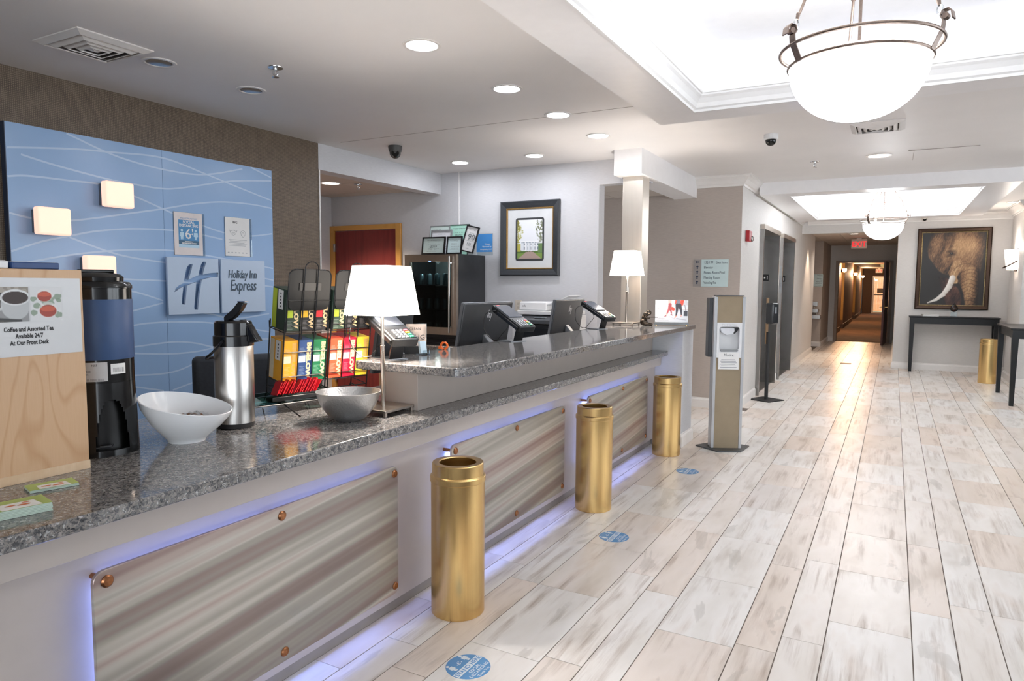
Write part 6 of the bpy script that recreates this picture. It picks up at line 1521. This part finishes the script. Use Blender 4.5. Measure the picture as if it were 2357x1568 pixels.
def vent(label, x, y, s, z=ZC):
    t = thing('ceiling_vent', label, 'vent', (x, y, z-0.0005))
    bx(-s+0.03, s-0.03, -s+0.03, s-0.03, -0.004, -0.001).build('dark_throat', M('vent_dark', '4b4541', 0.8), t)
    fr = MB().sweep([(-s, -s), (s, -s), (s, s), (-s, s)], [(0, -0.0), (0.0, -0.006), (0.036, -0.022), (0.04, -0.018), (0.04, 0.0)], True, True); fr.build('frame', TRIM, t)
    for k in range(3):
        q = s-0.05-0.038*k
        MB().sweep([(-q, -q), (q, -q), (q, q), (-q, q)], [(0, -0.010), (0.0, -0.014), (0.026, -0.030-0.002*k), (0.027, -0.027)], True, True).build('louvre', TRIM, t)
    q = s-0.05-0.038*3
    MB().add([(-q, -q, -0.022), (q, -q, -0.022), (q, q, -0.022), (-q, q, -0.022), (0, 0, -0.034)], [(0, 1, 4), (1, 2, 4), (2, 3, 4), (3, 0, 4), (0, 3, 2, 1)]).build('centre_cone', TRIM, t)
vent('large square ceiling vent at top left over the desk', -3.715, 2.205, 0.20); vent('square ceiling vent between the near tray and the hall downlight', -0.165, 6.09, 0.185)
t = thing('access_panel', 'flush square access panel outlined in the hall ceiling', 'access panel', (0.33, 7.56, ZC-0.0005))
bx(-0.27, 0.27, -0.27, 0.27, -0.003, 0).build('frame', CEIL, t); bx(-0.225, 0.265, -0.262, 0.262, -0.0045, -0.003).build('hatch', CEIL, t, bevel=0.0008)
bx(-0.27, 0.27, -0.272, -0.269, -0.0042, -0.0005).build('shadow_gap', M('gap_dark', 'a89f99', 0.8), t); bx(-0.228, -0.225, -0.262, 0.262, -0.0042, -0.0005).build('shadow_gap', M('gap_dark', 'a89f99', 0.8), t)
def sprinkler(label, x, y, z=ZC):
    t = thing('sprinkler', label, 'sprinkler', (x, y, z-0.0005), R(40), 'ceiling sprinklers')
    MB().lathe([(0.0, -0.004), (0.03, -0.006), (0.042, -0.004), (0.043, 0.0)], 24, cap=False).build('escutcheon', CHROME, t)
    MB().lathe([(0.009, -0.004), (0.009, -0.02), (0.005, -0.022), (0.004, -0.04)], 10).tube([(-0.012, 0, -0.02), (-0.014, 0, -0.035), (0, 0, -0.052)], 0.003, 6).tube([(0.012, 0, -0.02), (0.014, 0, -0.035), (0, 0, -0.052)], 0.003, 6).lathe([(0.0, -0.054), (0.02, -0.056), (0.0, -0.057)], 14).build('head', CHROME, t)
sprinkler('chrome ceiling sprinkler over the left counter', -3.159, 2.909); sprinkler('ceiling sprinkler beside the hall downlight', -0.738, 7.523); sprinkler('ceiling sprinkler in the alcove by the red door', -5.05, 5.75, 2.468); sprinkler('ceiling sprinkler in the vestibule before the exit sign', -0.8, 15.2, 2.48)
t = thing('dome_camera', 'dark grey turret camera on the ceiling above the desk', 'camera', (-3.97, 5.02, ZC-0.0005), R(38))
MB().lathe([(0.062, 0), (0.062, -0.02), (0.055, -0.05), (0.0, -0.055)], 28).build('base', M('camera_grey', '4a4846', 0.45), t)
b = MB().sphere((0, -0.004, -0.062), 0.05, 20, 14).build('ball', M('camera_grey', '4a4846', 0.45), t)
MB().lathe([(0.033, 0.0), (0.033, 0.02), (0.02, 0.022), (0.0, 0.018)], 20).build('lens', GB, b, loc=(0.0, -0.035, -0.078), rot=(R(72), 0, 0))
t = thing('dome_camera', 'white dome camera with black bubble on the hall ceiling', 'camera', (-0.931, 6.04, ZC-0.0005))
MB().lathe([(0.056, 0), (0.056, -0.035), (0.05, -0.042), (0.0, -0.042)], 28).build('base', WPLAS, t); MB().sphere((0, 0, -0.048), 0.043, 20, 12).build('bubble', GB, t)
t = thing('dome_camera', 'small white turret camera on the crown moulding above the elephant painting', 'camera', (0.40, 13.63, 2.60))
MB().lathe([(0.06, 0.04), (0.06, 0.02), (0.05, -0.02), (0.0, -0.03)], 24).build('base', M('cream_plastic', 'd8d2c8', 0.4), t); b = MB().sphere((0, -0.01, -0.035), 0.048, 18, 12).build('ball', M('cream_plastic', 'd8d2c8', 0.4), t)
MB().lathe([(0.03, 0.0), (0.03, 0.012), (0.0, 0.012)], 16).build('lens', GB, b, loc=(0.0, -0.042, -0.05), rot=(R(70), 0, 0))
t = thing('floor_strip', 'dark threshold cleanout cover plate set in the hall floor', 'floor plate', (-0.72, 14.1, 0))
bx(-0.09, 0.09, -0.10, 0.10, 0.0003, 0.003).build('plate', M('floor_plate_dark', '57493f', 0.5), t)
